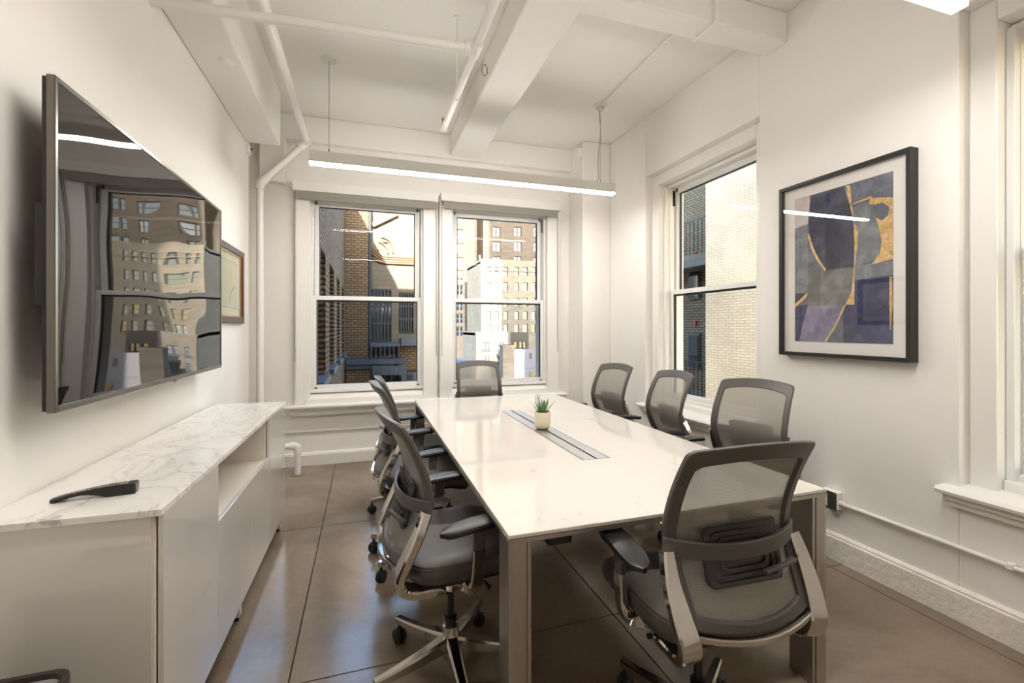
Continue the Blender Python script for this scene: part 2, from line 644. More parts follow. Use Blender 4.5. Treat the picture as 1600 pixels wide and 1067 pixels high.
def right_window(name, y0, y1):
    yc = (y0 + y1) / 2
    half = (y1 - y0) / 2
    r = tag(empty(name, (XR, yc, 0), R(-90)), kind='structure')
    c = MB()
    for s in (-1, 1):
        a, b = sorted((s * half, s * (half - .10)))
        c.box(a, b, .075, .33, ZR0, ZR1)
    c.box(-half + .10, half - .10, .075, .33, ZR1 - .10, ZR1)
    c.build('casing', 'trim', r, bevel=.006)
    w = (half - .13) * 2
    st2 = MB()
    for s in (-1, 1):
        a, b = sorted((s * (half - .10), s * (half - .13)))
        st2.box(a, b, .14, .19, .66, 2.74)
    st2.build('stop', 'vinyl', r, bevel=.004)
    double_hung(r, w, 0.70, 2.735, 1.70, 0.20)
    box(-half + .10, half - .10, .12, .33, .60, .672).build('sill_plate', 'trim', r, bevel=.006)
    s = MB()
    e = half + .055
    s.prism([(.20, .60), (-.055, .585), (-.075, .592), (-.08, .607), (-.07, .620), (.20, .632)][::-1], lambda a, b, d: Vector((d, a, b)), -e, e)
    s.prism([(0, .525), (-.03, .53), (-.035, .555), (-.05, .562), (-.055, .588), (0, .588)][::-1], lambda a, b, d: Vector((d, a, b)), -e + .02, e - .02)
    s.build('stool', 'trim', r)
    return r


right_window('window_3', *RO[0])
right_window('window_4', *RO[1])

# roller blinds over the back windows
for k, (a, b, zt, which) in enumerate(((-0.665, 0.742, 2.79, 'over the window beside the white corner pipe'), (0.772, 2.152, 2.81, 'over the window beside the corner column'))):
    r = tag(empty('roller_blind', ((a + b) / 2, 4.90, zt)), 'rolled up grey shade in a white box ' + which, 'blind')
    h = (b - a) / 2
    box(-h, h, -.085, 0, -.09, 0).build('head_box', 'trim', r, bevel=.002)
    MB().tube([(-h + .03, -.035, -.10), (h - .03, -.035, -.10)], .028, 14).build('cloth_roll', 'shade', r, smooth=True)
    box(-h + .03, h - .03, -.064, -.060, -.165, -.095).build('cloth', 'shade', r)
    MB().tube([(h - .015, -.02, -.09), (h - .015, -.018, -1.0), (h - .012, -.02, -1.72)], .003, 6).build('pull_chain', 'cord', r)
    MB().tube([(-h + .015, -.02, -.09), (-h + .015, -.02, -1.75)], .0025, 6).build('cord', 'cord', r)

# ------------------------------------------------------------------ pipes
def elbow(pts, r0, n=5):
    """round the corners of a polyline"""
    pts = [Vector(p) for p in pts]
    out = [pts[0]]
    for i in range(1, len(pts) - 1):
        p, a, b = pts[i], (pts[i - 1] - pts[i]).normalized(), (pts[i + 1] - pts[i]).normalized()
        for k in range(n + 1):
            t = k / n
            out.append((p + a * r0) * (1 - t) ** 2 + p * 2 * t * (1 - t) + (p + b * r0) * t * t)
    return out + [pts[-1]]


rp = tag(empty('riser_pipe', (-0.93, 4.76, 0)), 'white painted steam pipe running along the soffit and down the corner', 'pipe')
MB().tube(elbow([(.40, YF - 4.76 + .03, 3.15), (.40, 0, 3.15), (0, 0, 2.72), (0, 0, 0)], .05), .032, 14).build('pipe', 'pipe', rp, smooth=True)
for p, q in (((.40, -.06, 3.15), (.40, .0, 3.15)), ((.40, 0, 3.15), (.34, 0, 3.085)), ((.06, 0, 2.785), (0, 0, 2.71)), ((0, 0, 2.72), (0, 0, 2.66))):
    MB().tube([p, q], .041, 14).build('fitting', 'pipe', rp, smooth=True)

sp = tag(empty('sprinkler_pipe', (0.59, 2.49, 2.93)), 'white sprinkler pipe hung beside the ceiling beam with a cross branch', 'pipe')
MB().tube([(0, YF - 2.49 + .03, 0), (0, 1.04, 0)], .024, 14).build('main_run', 'pipe', sp, smooth=True)
MB().tube([(0, 0, 0), (XL - .59, .14, 0.02)], .026, 14).build('branch', 'pipe', sp, smooth=True)
MB().tube([(0, -.06, 0), (0, .06, 0)], .034, 14).tube([(0, 0, 0), (-.06, .005, 0)], .036, 14).build('tee', 'pipe', sp, smooth=True)
MB().tube([(0, 1.0, 0), (0, 1.05, 0), (0, 1.05, -.02)], .028, 12).build('end_elbow', 'pipe', sp, smooth=True)
MB().lathe([(.004, 0), (.014, .002), (.014, .008), (.006, .012), (.006, .03), (.011, .034), (.011, .05)], (-.012, 1.03, .012)).build('sprinkler_head', 'brass', sp, smooth=True)
for y in (.54,):
    MB().tube([(0, y, .02), (0, y, ZC - 2.93)], .005, 8).build('hanger_rod', 'pipe', sp)
    MB().lathe([(.004, -.01), (.022, -.008), (.022, 0)], (0, y, ZC - 2.93)).build('ceiling_flange', 'pipe', sp)
    MB().tube([(0, y - .0, -.028), (.028, y, 0), (0, y, .03), (-.028, y, 0), (0, y, -.028)], .004, 6).build('hanger_ring', 'pipe', sp)
hr = tag(empty('hanger_rod', (0.80, 3.10, ZC)), 'thin painted rod with an empty wire loop hanging beside beam', 'hanger')
MB().tube([(0, 0, 0), (0, 0, -.24)], .005, 8).build('rod', 'pipe', hr)
MB().tube([(0, 0, -.235), (.018, 0, -.26), (.02, 0, -.30), (0, 0, -.325), (-.02, 0, -.30), (-.018, 0, -.26), (0, 0, -.235)], .003, 6).build('loop', 'wire', hr)

stp = tag(empty('radiator_stub_pipe', (-0.595, 4.65, 0)), 'short white elbow pipe rising from floor beside the sideboard end', 'pipe')
MB().tube(elbow([(0, 0, 0), (0, 0, .27), (-.4, .0, .27)], .03), .027, 14).build('pipe', 'pipe', stp, smooth=True)
MB().tube(elbow([(0, 0, .20), (0, 0, .27), (-.07, 0, .27)], .035), .036, 14).build('elbow_fitting', 'pipe', stp, smooth=True)
MB().lathe([(.06, 0), (.06, .004), (.03, .008)], (0, 0, 0)).build('floor_collar', 'concrete', stp, smooth=True)

# ceiling conduit feeding the pendant
cc = tag(empty('ceiling_conduit', (2.08, 2.46, 3.43)), 'thin white conduit crossing the ceiling and under the short beam', 'conduit')
MB().tube([(.02, 1.33, .012), (-.02, .035, .012)], .009, 8).build('tube', 'pipe', cc, smooth=True)
MB().tube(elbow([(-.03, .01, -.185), (-.03, -.19, -.185), (-.03, -.19, .02)], .03), .009, 8).build('tube', 'pipe', cc, smooth=True)
box(-.05, -.01, -.03, -.015, -.185, -.17).build('strap', 'pipe', cc)

# small devices high on the walls
dv = tag(empty('security_camera', (XL, 4.50, 2.93)), 'small white security camera with black lens above the carved frame', 'camera')
box(0, .03, -.02, .05, -.035, .035).build('housing', 'pipe', dv, bevel=.006)
MB().lathe([(.011, 0), (.011, .008), (.006, .012)], m=Matrix.Translation((.03, .02, .012)) @ Matrix.Rotation(R(90), 4, 'Y')).build('lens', 'black', dv, smooth=True)
box(.03, .033, .01, .02, -.022, -.014).build('sensor', 'black', dv)
dv = tag(empty('motion_detector', (2.315, 4.62, 3.33)), 'small white motion detector on the corner column near ceiling', 'detector')
MB().loft([[Vector((x, y, z)) for x, y in ((0, -.035), (-.05, -.02), (-.06, .02), (0, .04))] for z in (-.06, .05)]).build('housing', 'pipe', dv, bevel=.008)
MB().lathe([(.008, 0), (.008, .004)], (-.03, -.01, .05)).build('lens', 'dark_steel', dv)
MB().lathe([(.045, 0), (.045, -.006), (.04, -.009), (.001, -.009)][::-1], (-.80, 3.17, 2.99)).build('cover_plate', 'ceil', tag(empty('soffit_cover', (0, 0, 0)), 'round painted cover plate on the underside of the soffit', 'cover plate'), smooth=True)


# ------------------------------------------------------------------ pendant lights
def pendant(yc, lab, cables=True):
    r = tag(empty('pendant_light', (0.92, yc, 2.64)), lab, 'light', 'linear pendant lights')
    hl = 1.325
    b = MB().box(-hl, hl, -.03, -.026, 0.004, .09).box(-hl, hl, .026, .03, .004, .09).box(-hl, hl, -.026, .026, .07, .09)
    b.box(-hl, -hl + .003, -.026, .026, .004, .07).box(hl - .003, hl, -.026, .026, .004, .07)
    b.build('housing', 'lamp_body', r)
    MB().box(-hl + .002, hl - .002, -.0275, .0275, -.011, .012).build('diffuser', 'diffuser', r)
    for s, xx in ((-1, -1.185), (1, 1.185)):
        MB().tube([(xx, 0, .09), (xx, 0, ZC - 2.64)], .0018, 6).build('cable', 'wire', r)
        MB().lathe([(.004, .088), (.006, .092), (.004, .12)], (xx, 0, 0), 10).build('cable_grip', 'wire', r, smooth=True)
        MB().lathe([(.058, -.012), (.062, -.006), (.062, 0)], (xx, 0, ZC - 2.64)).build('canopy', 'lamp_body', r, smooth=True)
        if s > 0:
            pts = [(xx - .012 - .012 * math.sin(t * 7), 0, .09 + t * (ZC - 2.64 - .09)) for t in [i / 16 for i in range(17)]]
            pts[0] = (xx - .045, 0, .088)
            MB().tube(pts, .003, 6).build('power_cord', 'cord', r, smooth=True)
            MB().lathe([(.03, -.05), (.034, -.045), (.034, -.01)], (xx, 0, ZC - 2.64)).build('junction_cap', 'lamp_body', r, smooth=True)
    return r


pendant(3.81, 'long linear pendant lamp hanging before the two back windows')
pendant(1.17, 'long linear pendant lamp over the table end away from windows')

# ------------------------------------------------------------------ conference table
TX0, TX1, TY0, TY1, TZ = 0.411, 1.705, 1.303, 4.02, 0.745
ct = tag(empty('conference_table', ((TX0 + TX1) / 2, (TY0 + TY1) / 2, 0)), 'long white quartz conference table on aluminium legs with cable slot', 'table')
hx, hy = (TX1 - TX0) / 2, (TY1 - TY0) / 2
cx_, cy_ = (TX0 + TX1) / 2, (TY0 + TY1) / 2
sx0, sx1, sy0, sy1 = 0.979 - cx_, 1.126 - cx_, 1.94 - cy_, 3.28 - cy_
top = MB()
for a in ((-hx, sx0, -hy, hy), (sx1, hx, -hy, hy), (sx0, sx1, -hy, sy0), (sx0, sx1, sy1, hy)):
    top.box(a[0], a[1], a[2], a[3], TZ - .013, TZ)
# one slab outline: rebuilt as a ring so that no seams show
top = MB()
o = [(-hx, -hy), (hx, -hy), (hx, hy), (-hx, hy)]
i_ = [(sx0, sy0), (sx1, sy0), (sx1, sy1), (sx0, sy1)]
vs = [(*p, z) for z in (TZ - .013, TZ) for p in o + i_]
fs = []
for k in range(4):
    n = (k + 1) % 4
    fs += [(8 + k, 8 + n, 12 + n, 12 + k), (k, 4 + k, 4 + n, n), (k, n, 8 + n, 8 + k), (4 + k, 12 + k, 12 + n, 4 + n)]
top.add(vs, fs)
tt = top.build('tabletop', 'quartz', ct, bevel=.0025)
rails = MB()
for s in (-1, 1):
    rails.box(-hx, hx, *sorted((s * hy, s * (hy - .03))), TZ - .028, TZ - .0145)
    rails.box(*sorted((s * hx, s * (hx - .03))), -hy + .03, hy - .03, TZ - .028, TZ - .0145)
rails.build('rail', 'alu', ct, bevel=.001)
for s in (-1, 1):
    box(*sorted((s * .5, s * .42)), -hy + .04, hy - .04, TZ - .07, TZ - .03).build('support_beam', 'dark_steel', ct)
cable = box(sx0 + .0015, sx1 - .0015, sy0 + .0015, sy1 - .0015, TZ - .05, TZ - .03).build('cable_tray', 'slot', ct)
mid = (sx0 + sx1) / 2
for a, b in ((sx0 + .003, sx0 + .008), (sx1 - .008, sx1 - .003)):
    box(a, b, sy0 + .003, sy1 - .003, TZ - .02, TZ).build('tray_edge', 'alu_light', cable)
for a, b in ((sx0 + .010, mid - .006), (mid + .006, sx1 - .010)):
    box(a, b, sy0 + .003, sy1 - .003, TZ - .006, TZ).build('tray_flap', 'alu_light', cable)
for sx in (-1, 1):
    for sy in (-1, 1):
        lx, ly = sx * (hx - .037), sy * (hy - .05)
        prof = [(-.035, -.047), (-.02, -.05), (.018, -.05), (.018, -.044), (.024, -.044), (.024, -.05), (.035, -.05), (.037, -.048), (.037, .05), (-.037, .05), (-.037, -.04)]
        if sx > 0:
            prof = [(-a, b) for a, b in prof[::-1]]
        if sy > 0:
            prof = [(a, -b) for a, b in prof[::-1]]
        MB().prism([(lx + a, ly + b) for a, b in prof], lambda a, b, d: Vector((a, b, d)), 0.0, TZ - .028).build('leg', 'alu', ct)

# potted succulent on the cable slot
pl = tag(empty('potted_aloe', (1.045, 2.62, TZ)), 'spiky green aloe in a cream ceramic pot on table', 'plant')
prof = [(.001, 0), (.030, .0), (.040, .006), (.047, .018), (.050, .035), (.0505, .105), (.048, .107), (.046, .105), (.045, .085), (.001, .085)]
MB().lathe(prof, (0, 0, 0), 36).build('pot', 'pot', pl, smooth=True)
MB().lathe([(.001, .080), (.045, .082), (.045, .092), (.001, .095)]).build('soil', 'soil', pl)


def leaf_mat():
    t = NT('aloe_leaf')
    v = t.coord()
    t.l(t.ramp(t.noise(v, 70, 3), [(0.35, lin(78, 108, 62)), (0.6, lin(116, 146, 92)), (0.72, lin(160, 180, 132))]), t.b.inputs['Base Color'])
    t.b.inputs['Roughness'].default_value = 0.4
    return t.m


M['leaf'] = leaf_mat()
for k in range(19):
    a = k * 2.399
    ring = k / 19
    out = 0.18 + 0.75 * ring
    ln = random.uniform(.085, .125) * (1.0 - .12 * ring)
    d = Vector((math.cos(a), math.sin(a), 0))
    side = Vector((-d.y, d.x, 0))
    rings = []
    for i in range(8):
        t = i / 7
        bend = out * t + .12 * t * t
        p = d * (.006 + .016 * ring) + Vector((0, 0, .092)) + d * (ln * bend * .62) + Vector((0, 0, ln * (t - .18 * out * t * t)))
        w = .0085 * (1 - t) ** .65 + .0004
        th = w * .45
        n2 = (Vector((0, 0, 1)) * -.4 + d).normalized()
        rings.append([p + side * w, p + n2 * th, p - side * w, p - n2 * th * .3])
    MB().loft(rings).build('leaf', 'leaf', pl, smooth=True)


# ------------------------------------------------------------------ office chairs
def catmull(pts, n):
    out = []
    P = [pts[0]] + list(pts) + [pts[-1]]
    for i in range(1, len(P) - 2):
        for k in range(n):
            t = k / n
            out.append(tuple(0.5 * (2 * P[i][c] + (P[i + 1][c] - P[i - 1][c]) * t + (2 * P[i - 1][c] - 5 * P[i][c] + 4 * P[i + 1][c] - P[i + 2][c]) * t * t + (3 * P[i][c] - P[i - 1][c] - 3 * P[i + 1][c] + P[i + 2][c]) * t ** 3) for c in range(len(pts[0]))))
    out.append(tuple(pts[-1]))
    return out


def interp(tab, z):
    if z <= tab[0][0]:
        return tab[0][1]
    for (a, b), (c, d) in zip(tab, tab[1:]):
        if z <= c:
            return b + (d - b) * (z - a) / (c - a)
    return tab[-1][1]


BACKP = catmull([(.50, -.205), (.57, -.172), (.63, -.145), (.70, -.125), (.77, -.132), (.85, -.158), (.92, -.190), (1.01, -.240)], 6)
HW = catmull([(.50, .202), (.58, .214), (.69, .222), (.80, .222), (.90, .218), (.97, .214), (1.01, .213)], 6)


def bx(y, z):
    return interp(BACKP, z) - .045 * (1 - min(1, (y / .24) ** 2))


def back_loop(inset_s, inset_t, inset_b, n=14):
    """outline of the backrest as (y, z), starting bottom left"""
    zt, zb = .982 - inset_t, .505 + inset_b
    pts = []
    rc = .016
    for i in range(n + 1):          # right side going up
        z = zb + (zt - rc - zb) * i / n
        pts.append((interp(HW, z) - inset_s, z))
    w = interp(HW, zt) - inset_s
    for i in range(1, 5):
        a = i / 5 * math.pi / 2
        pts.append((w - rc + rc * math.cos(a), zt - rc + rc * math.sin(a)))
    for i in range(0, n + 1):       # crown
        y = (w - rc) * (1 - 2 * i / n)
        pts.append((y, zt + .020 * (1 - (y / w) ** 2)))
    for i in range(1, 5):
        a = math.pi / 2 + i / 5 * math.pi / 2
        pts.append((-w + rc + rc * math.cos(a), zt - rc + rc * math.sin(a)))
    for i in range(n + 1):
        z = zt - rc + (zb - zt + rc) * i / n
        pts.append((-(interp(HW, z) - inset_s), z))
    wb_ = interp(HW, zb) - inset_s
    for i in range(1, n):
        y = -wb_ * (1 - 2 * i / n)
        pts.append((y, zb - .022 * (1 - (y / wb_) ** 2)))
    return pts


def make_chair():
    r = empty('office_chair')
    # star base
    MB().lathe([(.012, .055), (.028, .06), (.034, .075), (.034, .135), (.030, .165), (.030, .19), (.02, .195)], seg=20).build('hub', 'steel', r, smooth=True)
    leg = MB()
    secs, pts = [], []
    for i in range(6):
        t = i / 5
        pts.append((.02 + .29 * t, 0, .125 - .028 * t - .006 * math.sin(t * 3)))
        secs.append((.052 - .022 * t, .058 - .030 * t))
    leg.bar(pts, secs)
    cw = MB()
    for s in (-1, 1):
        cw.lathe([(.006, -.010), (.026, -.010), (.030, -.006), (.030, .004), (.026, .009), (.006, .010)], m=Matrix.Translation((0, s * .0125, .030)) @ Matrix.Rotation(R(90), 4, 'X'), seg=18)
    ch = MB().bar([(-.022, 0, .046), (0, 0, .062), (.022, 0, .05)], (.02, .012)).tube([(0, 0, .05), (0, 0, .085)], .008, 8)
    lg = leg.build('base_leg', 'steel', r, smooth=True)
    whl = cw.build('caster', 'rubber', lg, smooth=True)
    whl.location = (.30, 0, 0)
    hood = ch.build('caster_hood', 'black', lg, smooth=True)
    hood.location = (.30, 0, 0)
    for k in range(5):
        c = lg if k == 0 else copy_tree(lg, r)
        c.rotation_euler.z = R(72 * k + 20)
        for q in c.children:
            q.rotation_euler.z = R(37 * k - 50)
    # lift
    MB().lathe([(.024, .15), (.024, .205), (.026, .21), (.026, .225), (.014, .228), (.014, .45)], seg=18).build('gas_lift', 'dark_steel', r, smooth=True)
    up = []
    mech = MB().box(-.11, .10, -.075, .075, .355, .415).box(-.16, .16, -.19, .19, .405, .42)
    up.append(mech.build('mechanism', 'black', r, bevel=.012))
    up.append(MB().tube([(.06, -.07, .385), (.07, -.20, .385), (.075, -.235, .383)], [.006, .005, .009], 8).build('lever', 'dark_steel', r, smooth=True))
    up.append(MB().tube([(-.06, .07, .385), (-.065, .20, .39), (-.07, .23, .392)], [.006, .005, .009], 8).build('lever', 'dark_steel', r, smooth=True))
    # seat cushion
    def plan(a):
        ca, sa = math.cos(a), math.sin(a)
        e = 0.42
        x = math.copysign(abs(ca) ** e, ca) * .245 + .035
        y = math.copysign(abs(sa) ** e, sa) * .25
        return x, y
    N = 40
    rings = []
    for sc, z in ((.90, .425), (.965, .432), (1.0, .455), (1.0, .475), (.975, .495), (.90, .506), (.7, .508), (.35, .503), (.02, .502)):
        rg = []
        for k in range(N):
            x, y = plan(2 * math.pi * k / N)
            x, y = (x - .035) * sc + .035, y * sc
            fall = max(0, (x - .12) / .16)
            dip = .012 * (1 - (y / .25) ** 2) if z > .5 else 0
            rg.append(Vector((x, y, z - .045 * fall ** 2 - dip)))
        rings.append(rg)
    seat = MB().loft(rings).build('seat', 'seat_fabric', r, smooth=True)
    up.append(seat)
    # sewn seam around the cushion
    sm = [plan(2 * math.pi * k / N) for k in range(N + 1)]
    MB().tube([((x - .035) * .992 + .035, y * .992, .486 - .045 * max(0, (x - .12) / .16) ** 2) for x, y in sm], .0022, 5, False).build('seam', 'seat_fabric', seat, smooth=True)
    up.append(MB().loft([[Vector((plan(2 * math.pi * k / N)[0] * s + .004, plan(2 * math.pi * k / N)[1] * s, z - .045 * max(0, (plan(2 * math.pi * k / N)[0] - .12) / .16) ** 2)) for k in range(N)] for s, z in ((.78, .405), (.90, .412), (.94, .432))]).build('seat_pan', 'black', r, smooth=True))
    # back frame
    o, i2 = back_loop(0, 0, 0), back_loop(.034, .050, .026)
    th = .020
    rr = []
    for off_o, dx in (((0), 0), ((0), 1), ((1), 1), ((1), 0)):
        lp = i2 if off_o else o
        rr.append([Vector((bx(y, z) + (th / 2 if dx == 0 else -th / 2), y, z)) for y, z in lp])
    fr = MB()
    n = len(o)
    vs = [p for q in rr for p in q]
    fs = []
    for a in range(4):
        b = (a + 1) % 4
        for j in range(n):
            k = (j + 1) % n
            fs.append((a * n + j, a * n + k, b * n + k, b * n + j))
    fr.add(vs, fs)
    bf = fr.build('back_frame', 'grey_plastic', r, smooth=True, bevel=.004)
    up.append(bf)
    # mesh
    def mesh_pt(u, v):
        zb_, zt_ = .522, .938
        z = zb_ + (zt_ - zb_) * v
        w = interp(HW, z) - .028
        y = w * (2 * u - 1)
        z2 = z + (.028 * (1 - (y / w) ** 2) * v) - .024 * (1 - (y / w) ** 2) * (1 - v)
        return Vector((bx(y, z2) + .004, y, z2))
    up.append(MB().grid(mesh_pt, 14, 18).build('back_mesh', 'mesh', r, smooth=True))
    # cross band behind the mesh
    pts = []
    for k in range(13):
        y = -.228 + .456 * k / 12
        pts.append((bx(.24, .695) - .012 - .070 * (1 - (y / .228) ** 2) ** .8, y, .695 - .012 * (1 - (y / .228) ** 2)))
    band = MB().bar(pts, [(.012, .046)] * 13).build('lumbar_band', 'grey_plastic', r, smooth=True)
    up.append(band)
    # lumbar pad with ridges
    def slab(y0, y1, z0, z1, x0, x1, rc=.02):
        lp = []
        for (cy2, cz2, a0) in ((y1 - rc, z1 - rc, 0), (y0 + rc, z1 - rc, 90), (y0 + rc, z0 + rc, 180), (y1 - rc, z0 + rc, 270)):
            for q in range(4):
                a = R(a0 + q * 30)
                lp.append((cy2 + rc * math.cos(a), cz2 + rc * math.sin(a)))
        return lp, x0, x1
    pad = MB()
    for (ya, za, x0, x1) in ((.130, .082, -.016, -.010), (.124, .076, -.020, -.016), (.104, .060, -.020, -.016), (.082, .044, -.020, -.016), (.058, .027, -.020, -.016)):
        lp, a, b = slab(-ya, ya, .672 - za, .672 + za, x0, x1)
        inner = [(y * (1 - .009 / ya), .672 + (z - .672) * (1 - .008 / za)) for y, z in lp]
        if x1 == -.010:
            pad.loft([[Vector((bx(y, z) + x, y, z)) for y, z in lp] for x in (x0, x1)])
        else:
            n = len(lp)
            vs = [Vector((bx(y, z) + x, y, z)) for x in (x0, x1) for q in (lp, inner) for y, z in q]
            fs = []
            for j in range(n):
                k = (j + 1) % n
                fs += [(j, k, n + k, n + j), (2 * n + j, 3 * n + j, 3 * n + k, 2 * n + k), (j, 2 * n + j, 2 * n + k, k), (n + j, n + k, 3 * n + k, 3 * n + j)]
            pad.add(vs, fs)
    lb = pad.build('lumbar_pad', 'lumbar', r, smooth=True)
    up.append(lb)
    MB().bar([(bx(0, .63) - .05, -.03, .632), (bx(.1, .63) - .05, -.10, .638), (bx(.17, .63) - .04, -.165, .634)], [(.016, .012), (.013, .012), (.02, .012)]).build('lumbar_lever', 'grey_plastic', lb, smooth=True)
    # bottom rail strip of the back
    pts = []
    for k in range(11):
        y = -.212 + .424 * k / 10
        pts.append((bx(.24, .50) - .018 - .045 * (1 - (y / .22) ** 2), y, .492 - .022 * (1 - (y / .21) ** 2)))
    up.append(MB().bar(pts, [(.020, .018)] * 11).build('back_rail', 'steel', r, smooth=True))
    for s in (-1, 1):
        # J-shaped bracket: stile to under the seat
        pts = catmull([(-.148, s * .222, .680), (-.178, s * .228, .61), (-.212, s * .224, .54), (-.238, s * .214, .475), (-.225, s * .208, .430), (-.17, s * .204, .408), (-.08, s * .203, .400), (.0, s * .20, .402)], 4)
        secs = []
        for k in range(len(pts)):
            t = k / (len(pts) - 1)
            secs.append((.034 + .028 * math.sin(min(1, t * 1.05) * math.pi), .036 - .010 * t))
        up.append(MB().bar(pts, secs, up=(1, 0, .001)).build('back_bracket', 'steel', r, smooth=True))
        # arm: polished post, grey sleeve, black pad
        pts = catmull([(-.02, s * .19, .402), (.0, s * .232, .400), (.012, s * .258, .415), (.016, s * .268, .45), (.020, s * .270, .50), (.022, s * .271, .545)], 4)
        post = MB().bar(pts, [(.046, .026)] * len(pts), up=(0, s * 1.0, .05)).build('arm_post', 'steel', r, smooth=True)
        up.append(post)
        sl = MB().bar([(.021, s * .270, .51), (.026, s * .272, .585), (.030, s * .272, .617)], [(.040, .020), (.042, .021), (.050, .023)], up=(0, s * 1.0, .05)).build('arm_sleeve', 'grey_plastic', r, smooth=True)
        up.append(sl)
        up.append(MB().loft([[Vector((x, s * .272 + y, z)) for x, y in ((-.055, -.028), (.105, -.028), (.105, .028), (-.055, .028))] for z in (.614, .626)]).build('arm_bracket', 'grey_plastic', r, bevel=.006))
        def padpt(a, t):
            return None
        rings = []
        L0, L1 = -.115, .165
        for k in range(13):
            t = k / 12
            x = L0 + (L1 - L0) * t
            e = math.sqrt(max(0.02, 1 - (2 * t - 1) ** 6))
            w = (.038 + .008 * math.sin(t * math.pi)) * e
            zt = .650 - .026 * (1 - t) ** 2.4 - .006 * t ** 3
            hgt = .026 * (0.55 + .45 * e)
            yc = s * (.270 - .012 * t)
            rg = []
            for q in range(12):
                a = 2 * math.pi * q / 12
                ca, sa = math.cos(a), math.sin(a)
                rg.append(Vector((x, yc + math.copysign(abs(ca) ** .55, ca) * w, zt - hgt / 2 + math.copysign(abs(sa) ** .6, sa) * hgt / 2)))
            rings.append(rg)
        up.append(MB().loft(rings).build('arm_pad', 'arm_black', r, smooth=True))
    for u in up:
        u['raised'] = 1
    return r


proto = make_chair()
chairs = [
    (0.325, 1.80, 6, 0.0, 29, 'grey mesh office chair on the sideboard side, farthest from the back windows'),
    (0.310, 2.75, 3, 0.0, 25, 'grey mesh office chair in the middle of the three along the sideboard side'),
    (0.350, 3.52, 0, -.05, -12, 'low set grey mesh office chair on sideboard side next to window wall'),
    (1.97, 2.05, 195, 0.005, 8, 'grey mesh office chair beside the abstract art, facing table long side'),
    (1.90, 2.78, 176, 0.0, 30, 'grey mesh office chair before the side window, middle of the wall side'),
    (1.84, 3.44, 187, 0.0, 50, 'grey mesh office chair next to the corner column, on wall side'),
    (1.06, 4.14, 272, -.015, 14, 'grey mesh office chair at the table end below the back windows'),
    (1.035, 1.225, 88, 0.0, 44, 'grey mesh office chair at the table end opposite the back windows'),
]
LIFT = 0.06
for k, (x, y, a, dz, spin, lab) in enumerate(chairs):
    c = proto if k == 0 else copy_tree(proto)
    c.location = (x, y, 0)
    c.rotation_euler.z = R(a)
    tag(c, lab, 'chair', 'mesh office chairs around the table')
    for ch in c.children:
        if ch.get('raised'):
            ch.location.z = dz + LIFT
        elif ch.name.startswith('base_leg'):
            ch.rotation_euler.z += R(spin)
for o in bpy.data.objects:
    if 'raised' in o.keys():
        del o['raised']

# ------------------------------------------------------------------ sideboard
SB = tag(empty('sideboard', (-0.535, 2.515, 0), R(-0.75)), 'long white gloss sideboard with marble top below the television', 'sideboard')
D, L2 = .435, .985                 # depth, half length
ZB, ZTOP = .10, .857
box(-D, 0.0, -L2, L2, ZTOP - .02, ZTOP).build('marble_top', 'marble', SB, bevel=.0015)
body = MB()
ft = -.022
body.box(-D, ft, -L2 + .012, -L2 + .03, ZB, ZTOP - .02).box(-D, ft, L2 - .03, L2 - .006, ZB, ZTOP - .02)
body.box(-D, ft, -L2 + .03, L2 - .03, ZB, ZB + .018).box(-D, -D + .012, -L2 + .03, L2 - .03, ZB, ZTOP - .02)
for y in (2.05 - 2.515, 2.963 - 2.515, 2.989 - 2.515):
    body.box(-D, ft, y - .009, y + .009, ZB, ZTOP - .02)
body.box(-D, ft, 2.05 - 2.515, 2.963 - 2.515, .585, .603)
body.build('carcass', 'lacquer_in', SB)
box(-D, ft - .006, -L2 + .010, -L2 + .012, ZB, ZTOP - .02).build('end_panel', 'lacquer', SB)
for a, b, z1, nm in ((1.556, 2.046, ZTOP - .023, 'door'), (2.05, 2.578, .612, 'drawer'), (2.582, 2.966, .612, 'drawer'), (2.985, 3.492, ZTOP - .023, 'door')):
    box(-.018, -.003, a - 2.515, b - 2.515, ZB - .004, z1).build(nm, 'lacquer', SB, bevel=.001)
box(-.021, -.0185, 2.2 - 2.515, 2.9 - 2.515, .594, .606).build('finger_pull', 'dark_steel', SB)
for y in (1.62, 2.43, 3.41):
    for x in (-.04, -D + .05):
        lg = box(x - .02, x + .02, y - 2.515 - .02, y - 2.515 + .02, .018, ZB).build('leg', 'lacquer_in', SB)
        box(x - .016, x + .016, y - 2.515 - .016, y - 2.515 + .016, 0, .018).build('foot_pad', 'black', lg)

# remote control on the marble
rm = tag(empty('remote_control', (-.765, 1.703, .857), R(7)), 'curved black remote control lying on the marble top', 'remote')
rings = []
for k in range(15):
    t = k / 14
    x = -.112 + .200 * t
    zt = .010 + .023 * math.sin(min(1, t * 1.15) * math.pi * .5) ** .9
    hgt = .012 + .014 * max(0, (t - .45) / .55) ** .6
    zb_ = .013 * math.sin((t - .07) / .58 * math.pi) if .07 < t < .65 else 0.0
    if t < .07:
        zb_ = 0.0
    w = .0185 + .004 * t - (.006 if k == 0 else 0)
    rg = []
    z0, z1 = (zb_, max(zt, zb_ + .010))
    for a, b in ((-.75, 0), (.75, 0), (1, .3), (1, .8), (.8, 1), (-.8, 1), (-1, .8), (-1, .3)):
        rg.append(Vector((x, a * w, z0 + (z1 - z0) * b)))
    rings.append(rg)
rb = MB().loft(rings).build('body', 'black', rm, smooth=True)
